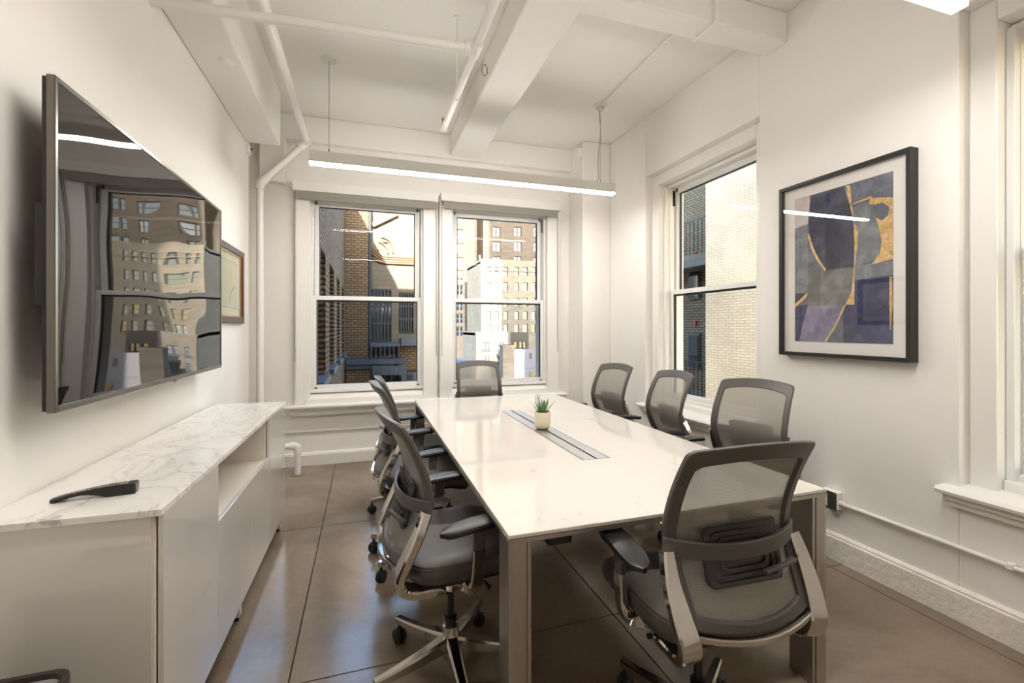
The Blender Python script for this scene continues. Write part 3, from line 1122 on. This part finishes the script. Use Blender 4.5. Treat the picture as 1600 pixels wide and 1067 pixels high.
for k in range(13):
    for j in (-1, 0, 1):
        t = .22 + .055 * k
        x = -.112 + .200 * t
        zt = .010 + .023 * math.sin(min(1, t * 1.15) * math.pi * .5) ** .9
        if (k + j) % 5 == 4:
            continue
        box(x - .0032, x + .0032, j * .009 - .0028, j * .009 + .0028, zt - .002, zt + .0012).build('button', 'remote_button', rm)
box(.0875, .0895, -.016, .016, .005, .028).build('window_cap', 'dark_steel', rm, bevel=.004)

# wastebasket at the near end
bn = tag(empty('wastebasket', (-.83, 1.19, 0)), 'dark brown wastebasket with a grey liner beside the sideboard end', 'bin')


def rrect(hx_, hy_, rc, z, n=5):
    lp = []
    for sx, sy, a0 in ((1, 1, 0), (-1, 1, 90), (-1, -1, 180), (1, -1, 270)):
        for q in range(n):
            a = R(a0 + q * 90 / (n - 1))
            lp.append(Vector((sx * (hx_ - rc) + rc * math.cos(a), sy * (hy_ - rc) + rc * math.sin(a), z)))
    return lp


MB().loft([rrect(.125, .12, .03, 0), rrect(.165, .16, .035, .53), rrect(.175, .17, .04, .535), rrect(.175, .17, .04, .56), rrect(.162, .157, .036, .56), rrect(.16, .155, .034, .50), rrect(.12, .115, .03, .02)]).build('body', 'bin', bn, smooth=True)
MB().loft([rrect(.161, .156, .034, .548), rrect(.158, .153, .034, .545), rrect(.12, .115, .03, .30), rrect(.02, .02, .01, .29)]).build('liner', 'liner', bn, smooth=True)

# ------------------------------------------------------------------ television
tv = tag(empty('television', (XL, 2.487, 1.615), R(0.0)), 'large flat television with brushed bezel mounted above the sideboard', 'television')
tx = -.86 - XL
hw_, hh = .812, .495
box(tx - .035, tx - .004, -hw_ + .004, hw_ - .004, -hh + .004, hh - .004).build('shell', 'tv_back', tv, bevel=.004)
bz = MB()
e = .014
for a in ((-hw_, -hw_ + e, -hh, hh), (hw_ - e, hw_, -hh, hh), (-hw_ + e, hw_ - e, -hh, -hh + .020), (-hw_ + e, hw_ - e, hh - e, hh)):
    bz.box(tx - .022, tx, a[0], a[1], a[2], a[3])
bz.build('bezel', 'tv_bezel', tv, bevel=.002)
sc_ = MB().grid(lambda u, v: Vector((tx - .003, -hw_ + e + (2 * hw_ - 2 * e) * u, -hh + .02 + (2 * hh - .02 - e) * v)), 24, 16)
sc_.build('screen', 'tv_screen', tv, smooth=True)
box(tx - .004, tx + .002, .06, .085, -hh - .006, -hh).build('logo_tab', 'tv_bezel', tv)
box(0, tx - .035, -.25, .25, -.2, .2).build('wall_mount', 'tv_back', tv, bevel=.01)
box(tx - .05, tx - .03, -hw_ + .004, -hw_ + .03, -.18, .12).build('side_port', 'black', tv)


# ------------------------------------------------------------------ pictures
def water(name, cs, scale=9, rough=0.8, metal=0.0):
    t = NT(name)
    v = t.coord()
    n = t.noise(v, scale, 8, 0.65, 0.8)
    st = [(0.28 + 0.44 * k / (len(cs) - 1), c) for k, c in enumerate(cs)]
    t.l(t.ramp(n, st), t.b.inputs['Base Color'])
    t.b.inputs['Roughness'].default_value = rough
    t.b.inputs['Metallic'].default_value = metal
    if metal:
        t.bump(t.noise(v, 90, 6, 0.7), 0.8, 0.004)
    return t.m


M['wc_navy'] = water('ink_navy', [lin(26, 28, 46), lin(48, 51, 74), lin(92, 95, 116)])
M['wc_blue'] = water('ink_indigo', [lin(28, 32, 66), lin(48, 52, 92), lin(84, 88, 122)])
M['wc_grey'] = water('ink_grey', [lin(80, 84, 92), lin(118, 122, 130), lin(152, 154, 158)])
M['wc_slate'] = water('ink_slate', [lin(62, 66, 80), lin(98, 103, 116), lin(138, 141, 150)])
M['wc_pale'] = water('ink_pale', [lin(186, 172, 170), lin(206, 194, 190), lin(216, 206, 200)])
M['wc_violet'] = water('ink_violet', [lin(84, 80, 112), lin(132, 128, 152), lin(164, 160, 174)])
M['wc_green'] = water('ink_grey_green', [lin(84, 84, 82), lin(112, 112, 110), lin(146, 142, 134)])
M['gold'] = water('gold_leaf', [(0.38, 0.22, 0.07, 1), (0.72, 0.48, 0.19, 1), (0.86, 0.68, 0.38, 1)], 40, 0.35, 0.85)

PX = 2.60
ar = tag(empty('framed_art', (PX + .04, 1.935, 1.737)), 'abstract navy, grey and gold print in a black frame', 'picture')
hw2, hz2 = .381, .5425
fr = MB()
fwid = .022
for a in ((-hw2, -hw2 + fwid, -hz2, hz2), (hw2 - fwid, hw2, -hz2, hz2), (-hw2 + fwid, hw2 - fwid, -hz2, -hz2 + fwid), (-hw2 + fwid, hw2 - fwid, hz2 - fwid, hz2)):
    fr.box(-.04, .02, a[0], a[1], a[2], a[3])
fr.build('frame', 'frame_black', ar, bevel=.0015)
mbd = box(-.012, .012, -hw2 + .02, hw2 - .02, -hz2 + .02, hz2 - .02).build('mat_board', 'matboard', ar)
PW, PH = .571, .905               # print size


def crop(x, y):                    # point of the print, metres from its centre, facing the viewer
    p = at(1200 + x / 2.54, 200 + y / 2.54, 'x', PX)
    a, b = 1.937 - p.y, p.z - 1.7375
    return max(-PW / 2, min(PW / 2, a)), max(-PH / 2, min(PH / 2, b))


pr = MB().box(-.0135, -.011, -PW / 2, PW / 2, -PH / 2, PH / 2).build('print', 'wc_slate', ar)
patches = [
    ('wc_pale', [(92, 285), (155, 268), (150, 310), (145, 380), (92, 400)]),
    ('wc_grey', [(92, 400), (118, 388), (145, 380), (146, 655), (95, 655)]),
    ('wc_slate', [(145, 430), (165, 500), (215, 560), (212, 575), (145, 575)]),
    ('wc_navy', [(152, 268), (285, 230), (300, 268), (312, 310), (325, 370), (328, 470), (326, 552), (212, 562), (178, 500), (152, 440), (146, 370), (155, 310)]),
    ('wc_slate', [(285, 228), (482, 166), (481, 275), (400, 275), (330, 302), (312, 310)]),
    ('wc_grey', [(316, 312), (392, 290), (420, 360), (433, 450), (420, 515), (335, 545), (330, 400)]),
    ('wc_slate', [(400, 300), (440, 292), (468, 312), (462, 345), (436, 366), (412, 352)]),
    ('wc_green', [(145, 575), (330, 550), (326, 640), (292, 702), (145, 706)]),
    ('wc_grey', [(330, 545), (481, 528), (481, 582), (330, 602)]),
    ('wc_blue', [(330, 602), (481, 582), (482, 858), (285, 851), (285, 706), (330, 700)]),
    ('wc_violet', [(145, 706), (292, 702), (262, 772), (212, 848), (112, 846), (122, 780)]),
    ('wc_blue', [(95, 706), (145, 700), (122, 790), (108, 846), (95, 845)]),
    ('wc_slate', [(285, 706), (285, 851), (214, 849), (264, 772)]),
    ('wc_navy', [(95, 656), (146, 655), (138, 672), (95, 706)]),
]
gold = [
    [(392, 275), (481, 273), (481, 518), (440, 530), (395, 541), (412, 520), (430, 492), (436, 450), (428, 400), (412, 352), (436, 366), (462, 345), (468, 312), (440, 294), (402, 304), (386, 300)],
    [(296, 226), (312, 226), (318, 300), (330, 380), (345, 398), (340, 470), (331, 552), (328, 700), (294, 700), (318, 648), (327, 552), (329, 460), (326, 372), (312, 308), (300, 262)],
    [(143, 418), (150, 418), (168, 478), (190, 520), (217, 560), (211, 566), (182, 526), (160, 482)],
    [(92, 700), (140, 655), (146, 656), (138, 672), (95, 712)],
    [(288, 702), (296, 702), (256, 790), (218, 848), (209, 848), (250, 784)],
    [(468, 590), (478, 588), (480, 700), (474, 800), (469, 798), (467, 690)],
    [(400, 276), (330, 300), (314, 306), (330, 294), (396, 268)],
]
dpt = .0137
for k, (m_, poly) in enumerate(patches):
    q = [crop(*p) for p in poly]
    MB().prism(q, lambda a, b, d: Vector((d, -a, b)), -.0134, -dpt - .00012 * k).build('ink_patch', m_, pr)
for k, poly in enumerate(gold):
    q = [crop(*p) for p in poly]
    MB().prism(q, lambda a, b, d: Vector((d, -a, b)), -.0134, -dpt - .0022 - .0001 * k).build('gold_leaf', 'gold', pr)
box(-.031, -.029, -hw2 + .021, hw2 - .021, -hz2 + .021, hz2 - .021).build('glazing', 'pic_glass', ar)

ap = tag(empty('framed_drawing', (XL, 3.88, 1.70)), 'pale botanical drawing in a carved dark wooden frame beyond the television', 'picture')
hw3, hz3 = .43, .295
fr = MB()
for s, (a0, a1, b0, b1) in enumerate(((-hw3, -hw3 + .05, -hz3, hz3), (hw3 - .05, hw3, -hz3, hz3), (-hw3 + .05, hw3 - .05, -hz3, -hz3 + .05), (-hw3 + .05, hw3 - .05, hz3 - .05, hz3))):
    fr.box(0, .028, a0, a1, b0, b1)
fr.build('frame', 'ornate', ap, bevel=.006)
fr = MB()
q = .05
for a0, a1, b0, b1 in ((-hw3 + q, -hw3 + q + .01, -hz3 + q, hz3 - q), (hw3 - q - .01, hw3 - q, -hz3 + q, hz3 - q), (-hw3 + q, hw3 - q, -hz3 + q, -hz3 + q + .01), (-hw3 + q, hw3 - q, hz3 - q - .01, hz3 - q)):
    fr.box(0, .018, a0, a1, b0, b1)
fr.build('inner_frame', 'brass', ap)
M['old_mat'] = mat('old_mat_board', lin(222, 216, 186), 0.8)
M['old_line'] = mat('mat_line', lin(150, 140, 118), 0.8)
M['drawing'] = water('drawing_paper', [lin(198, 200, 168), lin(206, 206, 178), lin(204, 198, 160)], 6)
M['petal'] = mat('yellow_wash', lin(214, 190, 112), 0.8)
M['stemk'] = mat('grey_wash', lin(140, 148, 132), 0.8)
box(0, .008, -hw3 + q, hw3 - q, -hz3 + q, hz3 - q).build('mat_board', 'old_mat', ap)
box(.008, .0086, -hw3 + .125, hw3 - .125, -hz3 + .115, hz3 - .115).build('mat_line', 'old_line', ap)
dr = box(.0086, .0090, -hw3 + .13, hw3 - .13, -hz3 + .12, hz3 - .12).build('drawing', 'drawing', ap)
for k in range(7):
    a = k * .9
    c0 = (.10 + .03 * math.cos(a), .05 + .035 * math.sin(a))
    lp = [(c0[0] + .026 * math.cos(t * .7), c0[1] + .03 * math.sin(t * .7)) for t in range(9)]
    MB().prism(lp, lambda a_, b_, d: Vector((d, a_, b_)), .0088, .0092 + .00005 * k).build('petal', 'petal', dr)
MB().prism([(.04, -.15), (.05, -.15), (.12, -.06), (.20, -.02), (.19, .0), (.10, -.045)], lambda a_, b_, d: Vector((d, a_, b_)), .0088, .0093).build('stem', 'stemk', dr)
box(.012, .0135, -hw3 + q, hw3 - q, -hz3 + q, hz3 - q).build('glazing', 'pic_glass', ap)

# ------------------------------------------------------------------ outlet and conduit on the right wall
ob = tag(empty('outlet_box', (XR, 1.985, .357)), 'surface outlet box with dark plate and white socket below the art', 'outlet')
box(-.055, 0, -.05, .05, -.05, .05).build('box', 'pipe', ob, bevel=.003)
pt = box(-.059, -.055, -.053, .053, -.053, .053).build('plate', 'outlet_plate', ob, bevel=.002)
so = box(-.0615, -.059, .0, .034, -.036, .036).build('socket', 'matboard', pt, bevel=.002)
for z in (-.018, .018):
    box(-.0620, -.0612, .006, .009, z - .006, z + .004).build('slot', 'slot', so)  # dark raised boxes stand for the shade inside the socket holes
    box(-.0620, -.0612, .022, .025, z - .005, z + .004).build('slot', 'slot', so)
    box(-.0620, -.0612, .013, .018, z - .012, z - .008).build('slot', 'slot', so)
for y, z in ((-.044, .044), (.044, -.044), (-.044, -.044), (.044, .044)):
    MB().lathe([(.004, 0), (.004, .002)], m=Matrix.Translation((-.059, y, z)) @ Matrix.Rotation(R(-90), 4, 'Y'), seg=10).build('screw', 'alu_light', pt)
cd = tag(empty('wall_conduit', (XR, 1.0, .345)), 'white painted conduit running low along the wall from the outlet', 'conduit')
MB().tube([(-.022, .935, 0), (-.022, YF - 1.0 + .02, 0)], .011, 10).build('tube', 'pipe', cd, smooth=True)
MB().tube([(-.022, .935, 0), (-.022, .905, 0)], .016, 10).build('connector', 'pipe', cd, smooth=True)
for y in (.2, -1.0):
    box(-.036, 0, y - .012, y + .012, -.013, .013).build('strap', 'pipe', cd, bevel=.003)


# ------------------------------------------------------------------ outside
def far_window(root, x, z, w, h, yf, two=1, light=False, sill=True, pane=None):
    """a window part of a street-facing (-Y) wall, local coordinates"""
    f = MB()
    t = min(.09, w * .09)
    f.box(x - w / 2, x - w / 2 + t, yf - .06, yf + .06, z - h / 2, z + h / 2).box(x + w / 2 - t, x + w / 2, yf - .06, yf + .06, z - h / 2, z + h / 2)
    f.box(x - w / 2 + t, x + w / 2 - t, yf - .06, yf + .06, z - h / 2, z - h / 2 + t).box(x - w / 2 + t, x + w / 2 - t, yf - .06, yf + .06, z + h / 2 - t, z + h / 2)
    f.box(x - w / 2 + t, x + w / 2 - t, yf - .05, yf + .05, z - t / 2, z + t / 2)
    if two == 2:
        f.box(x - t, x + t, yf - .06, yf + .06, z - h / 2 + t, z + h / 2 - t)
    o = f.build('window', 'far_frame', root)
    box(x - w / 2 + t, x + w / 2 - t, yf - .02, yf + .03, z - h / 2 + t, z + h / 2 - t).build('pane', 'far_pane_light' if light else 'far_pane', o)
    if sill:
        box(x - w / 2 - .1, x + w / 2 + .1, yf - .16, yf + .05, z - h / 2 - .16, z - h / 2).build('window_sill', 'far_frame', o)
    return o


def wall_with_holes(x0, x1, y0, y1, z0, z1, holes, m, root, name='wall'):
    """a wall slab facing -Y with window openings (x, z, w, h)"""
    xs_ = sorted({x0, x1} | {round(h[0] + s * h[2] / 2, 4) for h in holes for s in (-1, 1)})
    zs_ = sorted({z0, z1} | {round(h[1] + s * h[3] / 2, 4) for h in holes for s in (-1, 1)})
    b = MB()
    for i in range(len(xs_) - 1):
        xm = (xs_[i] + xs_[i + 1]) / 2
        run = None
        for j in range(len(zs_) - 1):
            zm = (zs_[j] + zs_[j + 1]) / 2
            inside = any(abs(xm - h[0]) < h[2] / 2 and abs(zm - h[1]) < h[3] / 2 for h in holes)
            if not inside:
                run = [zs_[j], zs_[j + 1]] if run is None else [run[0], zs_[j + 1]]
            if inside or j == len(zs_) - 2:
                if run:
                    b.box(xs_[i], xs_[i + 1], y0, y1, run[0], run[1])
                run = None
    return b.build(name, m, root)


# our own building: wing beside the left window and an unseen mass above this room, added to cast shade
GZ = -14.0
own = tag(empty('brick_wing', (-6.0, 0, GZ)), 'brown brick wing wall with a row of tall blue-silled sash windows', 'building')
WX = -0.60
hol = [(7.26, 1.575), (9.35, 1.575), (11.6, 1.575), (13.9, 1.575)]


def to_own(mb):
    mb.v = [(x + 6.0, y, z - GZ) for x, y, z in mb.v]
    return mb


wing = MB()
ys_ = [OUT] + [v for y, _ in hol for v in (y - .6, y + .6)] + [15.97]
for i in range(0, len(ys_) - 1):
    if i % 2 == 0:
        wing.box(WX - .35, WX, ys_[i], ys_[i + 1], GZ, 6.0)
    else:
        wing.box(WX - .35, WX, ys_[i], ys_[i + 1], GZ, .62).box(WX - .35, WX, ys_[i], ys_[i + 1], 2.53, 6.0)
wing.box(-12, WX - .35, OUT, 15.97, 5.6, 5.9)
to_own(wing).build('wing_wall', 'brick_wing', own)
for y, z in hol:
    f = MB()
    for a, b, c_, d in ((y - .6, y - .54, -.95, .95), (y + .54, y + .6, -.95, .95), (y - .54, y + .54, -.95, -.88), (y - .54, y + .54, .88, .95), (y - .54, y + .54, -.03, .03)):
        f.box(WX - .25, WX - .17, a, b, z + c_, z + d)
    wd = to_own(f).build('window', 'far_frame', own)
    to_own(box(WX - .22, WX - .20, y - .54, y + .54, z - .88, z + .88)).build('pane', 'far_pane', wd)
    to_own(box(WX - .2, WX + .08, y - .66, y + .66, z - 1.05, z - .95)).build('window_sill', 'blue_metal', wd)
struct('wall_shade_mass', MB().box(-12, XR + .45, YF - 9, OUT, ZC + .3, 5.9), 'brick_wing')  # unseen block, its height set to shade the tan building's lower part
struct('wall_lower', MB().box(-12, XR + .45, YF - 9, OUT, GZ, -.15), 'brick_wing')

# tan building facing the left window (plane y = 16)
TBY = 16.0
tb = tag(empty('tan_building', (0, TBY, GZ)), 'tan brick building with tall barred windows, wall conduits and blue ledges', 'building')


def tl(px, py, dy=0.0):
    p = at(px, py, 'y', TBY + dy)
    return p.x, p.z - GZ


def tbox(px0, px1, py0, py1, d0, d1, name, m, parent=tb, dy=0.0):
    (xa, za), (xb, zb_) = tl(px0, py1, dy), tl(px1, py0, dy)
    return box(xa, xb, d0, d1, min(za, zb_), max(za, zb_)).build(name, m, parent)


x577 = tl(577, 500)[0]
x540 = WX - .34
zroof = tl(600, 200)[1]
# pier
box(x540, x577, 0, 4, 0, zroof).build('brick_pier', 'brick_tan', tb)
# recessed front with two barred windows
xa = x577
xr_ = 1.55
z530, z470, z400 = tl(600, 530)[1], tl(600, 468)[1], tl(600, 400)[1]
w1a, w1b = tl(579, 500)[0], tl(613, 500)[0]
w2a, w2b = tl(624, 500)[0], tl(648, 500)[0]
wz0, wz1 = tl(600, 534)[1], tl(600, 452)[1]
hs = [((w1a + w1b) / 2, (wz0 + wz1) / 2, w1b - w1a, wz1 - wz0), ((w2a + w2b) / 2, (wz0 + wz1) / 2 + .1, w2b - w2a, wz1 - wz0 - .4)]
def opening(px0, px1, py0, py1):
    (a, b), (c_, d) = tl(px0, py1), tl(px1, py0)
    return ((a + c_) / 2, (b + d) / 2, c_ - a, d - b)


glz = [opening(580, 620, 542, 557), opening(582, 624, 582, 640)]
wall_with_holes(xa, 2.2, .35, .75, 0, tl(600, 300)[1], hs + glz, 'brick_cream', tb, 'front_wall')
for (x, z, w, h) in glz:  # frames and dark glass added to fill the dark openings
    f = MB()
    for k in range(5):
        xx = x - w / 2 + w * k / 4
        f.box(xx - .02, xx + .02, .56, .62, z - h / 2, z + h / 2)
    wd = f.build('opening_frame', 'far_frame', tb)
    box(x - w / 2, x + w / 2, .58, .60, z - h / 2, z + h / 2).build('pane', 'far_pane', wd)
for (x, z, w, h) in hs:
    f = MB()
    nb = 6
    for k in range(nb + 1):
        xx = x - w / 2 + w * k / nb
        f.box(xx - .02, xx + .02, .36, .40, z - h / 2, z + h / 2)
    for t in (0, .35, .68, 1):
        f.box(x - w / 2, x + w / 2, .35, .41, z - h / 2 + h * t - .025, z - h / 2 + h * t + .025)
    wd = f.build('window_bars', 'far_frame', tb)
    box(x - w / 2, x + w / 2, .55, .60, z - h / 2, z + h / 2).build('pane', 'far_pane', wd)
# ledges, railing, canopy
tbox(578, 624, 536, 541, -.3, .4, 'ledge', 'blue_metal')
for k in range(7):
    xx = tl(580 + k * 7, 550)[0]
    box(xx - .02, xx + .02, -.25, -.2, tl(600, 559)[1], tl(600, 540)[1]).build('rail_post', 'far_frame', tb)
tbox(542, 630, 559, 567, -.9, .5, 'roof_ledge', 'blue_metal')
tbox(542, 580, 567, 574, -.8, .5, 'ledge_fascia', 'blue_metal')
for k in range(8):
    a, b = 581 + k * 6.2, 581 + k * 6.2 + 5.9
    tbox(a, b, 567, 580, -1.3, -1.2, 'canopy_panel', 'blue_metal')
tbox(542, 578, 574, 640, -.7, 0.2, 'lower_brick', 'brick_tan')
lv = tbox(627, 652, 582, 640, .1, .3, 'vent_panel', 'blue_metal')
for k in range(8):
    tbox(636, 646, 584 + k * 4, 586 + k * 4, .0, .1, 'louvre', 'far_frame', lv)
tbox(622, 652, 538, 579, .15, .36, 'brick_apron', 'brick_tan')
tbox(626, 652, 528, 540, -.2, .36, 'ledge', 'blue_metal')
# drainpipe, conduits and a small window high on the sunlit part
xd = tl(578, 500)[0]
MB().tube([(xd, -.05, tl(600, 560)[1]), (xd, -.05, tl(600, 320)[1])], .05, 8).build('drainpipe', 'far_frame', tb)
for k in range(4):
    z_ = tl(600, 399 + k * 3.4)[1]
    xa_, xb_ = tl(579, 400)[0], tl(650, 400)[0]
    pts = elbow([(xa_ + .02 * k, .25, z_ + .35 - .06 * k), (xa_ + .35, .25, z_), (xb_, .25, z_)], .2)
    MB().tube(pts, .035, 8).build('conduit', 'conduit_tan', tb, smooth=True)
for q in (0, .16):
    (x0_, z0_), (x1_, z1_) = tl(592, 392), tl(617, 369)
    n = 12
    pts = [(x0_ + .15 + q, .28, z1_ - q)] + [(x1_ - .45 - q + .4 * math.sin(t / n * math.pi / 2), .28, z1_ - q - .4 + .4 * math.cos(t / n * math.pi / 2)) for t in range(n + 1)] + [(x1_ - .05 - q, .28, z0_)]
    MB().tube(pts, .03, 8).build('arched_conduit', 'conduit_tan', tb, smooth=True)
tbox(586, 592, 366, 388, .26, .34, 'small_window', 'conduit_tan')  # plain tan box standing for the small high window
(x0_, z0_), (x1_, z1_) = tl(582, 350), tl(622, 331)
MB().bar([(x0_, .2, z0_), (x1_, .2, z1_)], (.10, .16)).build('diagonal_bar', 'conduit_tan', tb)  # brown diagonal bar across the upper wall
# taller set-back white house right of it
wh = tag(empty('white_house', (0, 20, GZ)), 'pale stucco house with blue cornice rising behind the tan building', 'building')
p0, p1 = at(618, 600, 'y', 20), at(664, 325, 'y', 20)
box(p0.x, p1.x + .6, 0, 3, 0, p1.z - GZ + 1.5).build('wall', 'stucco_white', wh)
p2 = at(618, 354, 'y', 20)
p3 = at(660, 345, 'y', 20)
box(p2.x, p3.x + .4, -.3, 0, p2.z - GZ, p3.z - GZ).build('cornice', 'blue_metal', wh)

# distant tower and blocks facing the right back window
TW = 50.0
tw = tag(empty('street_tower', (0, TW, GZ)), 'tall dark brick apartment tower with paired windows far behind', 'building')


def wl(px, py, Y):
    p = at(px, py, 'y', Y)
    return p.x, p.z - GZ


holes, spec = [], []
for py in (338, 362, 385, 408, 432, 455):
    for px, w in ((776, 14), (809, 14)):
        x, z = wl(px, py, TW)
        holes.append((x, z, .95, 1.15))
        spec.append((2, (px + py) % 3 == 0))
for py in (342, 366, 388, 410, 430, 453, 478, 498, 518):
    x, z = wl(718.5, py, TW)
    holes.append((x, z, .8, 1.1))
    spec.append((2, py % 4 == 0))
for py in (340, 362, 386, 410):
    for px in (838, 850):
        x, z = wl(px, py, TW)
        holes.append((x, z, .7, 1.15))
        spec.append((1, False))
xl0, xl1 = wl(690, 400, TW)[0], wl(742, 400, TW)[0]
xm0, xm1 = wl(755, 400, TW)[0], wl(905, 400, TW)[0]
ztop = wl(760, 150, TW)[1]
wall_with_holes(xl0, xl1, 0, .5, 0, ztop, [h for h in holes if h[0] < xl1], 'brick_grey', tw, 'wall')
wall_with_holes(xm0, xm1, 0, .5, 0, ztop, [h for h in holes if h[0] > xm0], 'brick_grey', tw, 'wall')
box(xl1, xm0, 3.0, 3.5, 0, ztop).build('recess_wall', 'brick_grey', tw)
box(xl1 - .3, xl1, .5, 3.0, 0, ztop).build('recess_side', 'brick_grey', tw)
box(xm0, xm0 + .3, .5, 3.0, 0, ztop).build('recess_side', 'brick_grey', tw)
for h, s in zip(holes, spec):
    far_window(tw, h[0], h[1], h[2], h[3], .22, s[0], s[1])

# middle block with regular windows
MY = 40.0
mk = tag(empty('middle_block', (0, MY, GZ)), 'grey brick block with rows of sash windows before the tower', 'building')
x0, zt_ = wl(752, 404, MY)
x1 = wl(900, 404, MY)[0]
holes, spec = [], []
for py in (424, 448, 472, 493, 513):
    for px in (764, 776, 790.5, 807.5, 821, 834, 852, 870):
        x, z = wl(px, py, MY)
        holes.append((x, z, .42 if px != 821 else .5, .8))
        spec.append((px * 7 + py) % 3 != 0)
wall_with_holes(x0, x1, 0, .5, 0, zt_, holes, 'brick_cream', mk)
box(x0, x0 + .4, .5, 6, 0, zt_).build('side_wall', 'brick_cream', mk)
box(x0, x1, .5, 6, zt_ - .4, zt_ - .2).build('roof', 'roof_tar', mk)
box(x0, x1, -.05, .0, zt_ - 1.05, zt_ - .98).build('string_course', 'brick_cream', mk)
for h, l in zip(holes, spec):
    far_window(mk, h[0], h[1], h[2], h[3], .2, 1, l)
for px in (754, 766):
    x = wl(px, 400, MY)[0]
    box(x - .08, x + .08, 1, 1.2, zt_, zt_ + .5).build('roof_vent', 'far_frame', mk)

# lower front block
LY = 34.0
lk = tag(empty('low_block', (0, LY, GZ)), 'sunlit cream low block with wide windows before the middle block', 'building')
x0, zt_ = wl(744, 518, LY)
x1 = wl(793, 518, LY)[0]
holes = []
for px, py, w, h in ((759, 541, 1.0, 1.05), (783, 541, .95, 1.05), (759, 562, 1.0, .9), (783, 562, .9, .9), (759, 585, 1.0, .9)):
    x, z = wl(px, py, LY)
    holes.append((x, z, w * .55, h * .55))
wall_with_holes(x0, x1, 0, .4, 0, zt_, holes, 'brick_cream', lk)
box(x0, x0 + .4, .4, 5, 0, zt_).build('side_wall', 'brick_cream', lk)
box(x0, x1, .4, 5, zt_ - .3, zt_ - .1).build('roof', 'roof_tar', lk)
for h in holes:
    far_window(lk, h[0], h[1], h[2], h[3], .15, 2, True)
xw0 = wl(793, 518, LY)[0]
holes = []
for px in (806, 814, 820):
    x, z = wl(px, 539, LY + .8)
    holes.append((x, z, .26, .5))
lk2 = tag(empty('stone_annex', (0, LY + .8, GZ)), 'grey stone annex with three windows beside the low block', 'building')
wall_with_holes(xw0, wl(826, 518, LY + .8)[0], 0, .4, 0, wl(800, 519, LY + .8)[1], holes, 'brick_grey', lk2)
for h in holes:
    far_window(lk2, h[0], h[1], h[2], h[3], .15, 1, False)
x0, z0 = wl(824, 521, LY + 1.2)
box(x0, wl(836, 521, LY)[0], 1.2, 3, 0, z0).build('party_wall', 'stucco', lk2)
# chimney and lavender house
ck = tag(empty('brick_chimney', (wl(795, 560, 28)[0], 28, GZ)), 'square grey brick chimney standing before the annex', 'chimney')
hwd = (wl(804, 560, 28)[0] - wl(786, 560, 28)[0]) / 2
zc_ = wl(795, 539, 28)[1]
box(-hwd, hwd, 0, .8, 0, zc_).build('shaft', 'brick_grey', ck)
box(-hwd - .04, hwd + .04, -.04, .84, zc_ - .12, zc_).build('cap', 'brick_grey', ck)
lh = tag(empty('lavender_house', (0, 29, GZ)), 'pale lavender stucco house with a small red door high up', 'building')
x0, z0 = wl(804, 546, 29)
x1 = wl(862, 546, 29)[0]
wall_with_holes(x0, x1, 0, .3, 0, z0, [], 'stucco', lh)
box(x0, x1, .3, 4, z0 - .5, z0 - .3).build('roof', 'roof_tar', lh)
x, z = wl(829, 556, 29)
box(x - .09, x + .09, -.04, .0, z - .2, z + .2).build('door', 'conduit_tan', lh)
x, z = wl(832, 583, 29)
box(x - .2, x + .2, -.04, .0, z - .2, z + .12).build('window', 'far_pane', lh)
x, z = wl(815, 575, 29)
box(x0, x1, -.05, 0, z - .02, z + .02).build('ledge', 'stucco', lh)
# small blue roof at the lower left of that window
bk = tag(empty('blue_roof_shed', (0, 27, GZ)), 'low blue grey roof shed below the brick tower', 'shed')
x0, z0 = wl(700, 566, 27)
x1 = wl(737, 566, 27)[0]
MB().prism([(0, 0), (3, 0), (3, z0), (1.2, z0), (0, z0 - .3)], lambda a, b, d: Vector((d, a, b)), x0, x1).build('body', 'blue_metal', bk)
box(x0, x1, -.05, 0, z0 - .9, z0 - .8).build('gutter', 'far_frame', bk)

# neighbours outside the side windows
pn = tag(empty('alley_brick_house', (7.0, 0, GZ)), 'blank pale brick wall standing across the alley from side window', 'building')
MB().box(0, 6, -7, 8.06, 0, 30 - GZ).build('wall', 'brick_pale', pn)  # height beyond the view set so it shades the far blocks
bkn = tag(empty('balcony_house', (10.0, 12.0, GZ)), 'concrete block with railed balconies behind the pale brick wall', 'building')
MB().box(0, 5, -3.0, 5, 0, 11 - GZ).build('wall', 'brick_tan', bkn)
for z in (at(1085, 398, 'x', 10).z, at(1085, 600, 'x', 10).z):
    zz = z - GZ - .2
    sl = box(-.9, 0, -2.6, 4.5, zz - .35, zz).build('balcony_slab', 'brick_cream', bkn)
    box(-.9, -.87, -2.6, 4.5, zz + .98, zz + 1.02).build('hand_rail', 'dark_steel', sl)
    for k in range(30):
        y = -2.55 + k * .17
        box(-.89, -.87, y, y + .02, zz, zz + 1.0).build('baluster', 'dark_steel', sl)
for py in (440, 548):
    z = at(1090, py, 'x', 10).z - GZ
    y0_, y1_ = at(1077, py, 'x', 10).y - 12, at(1095, py, 'x', 10).y - 12
    w_ = box(-.05, .02, y1_, y0_, z - .55, z + .55).build('window', 'far_frame', bkn)
    box(-.07, -.05, y1_ + .06, y0_ - .06, z - .48, z + .48).build('pane', 'far_pane', w_)
    box(-.06, 0, y1_ + .25, y0_ - .35, z + .8, z + .95).build('exit_sign', 'red', bkn)
gr = struct('ground', box(-60, 90, -40, 110, GZ - .5, GZ), 'roof_tar')
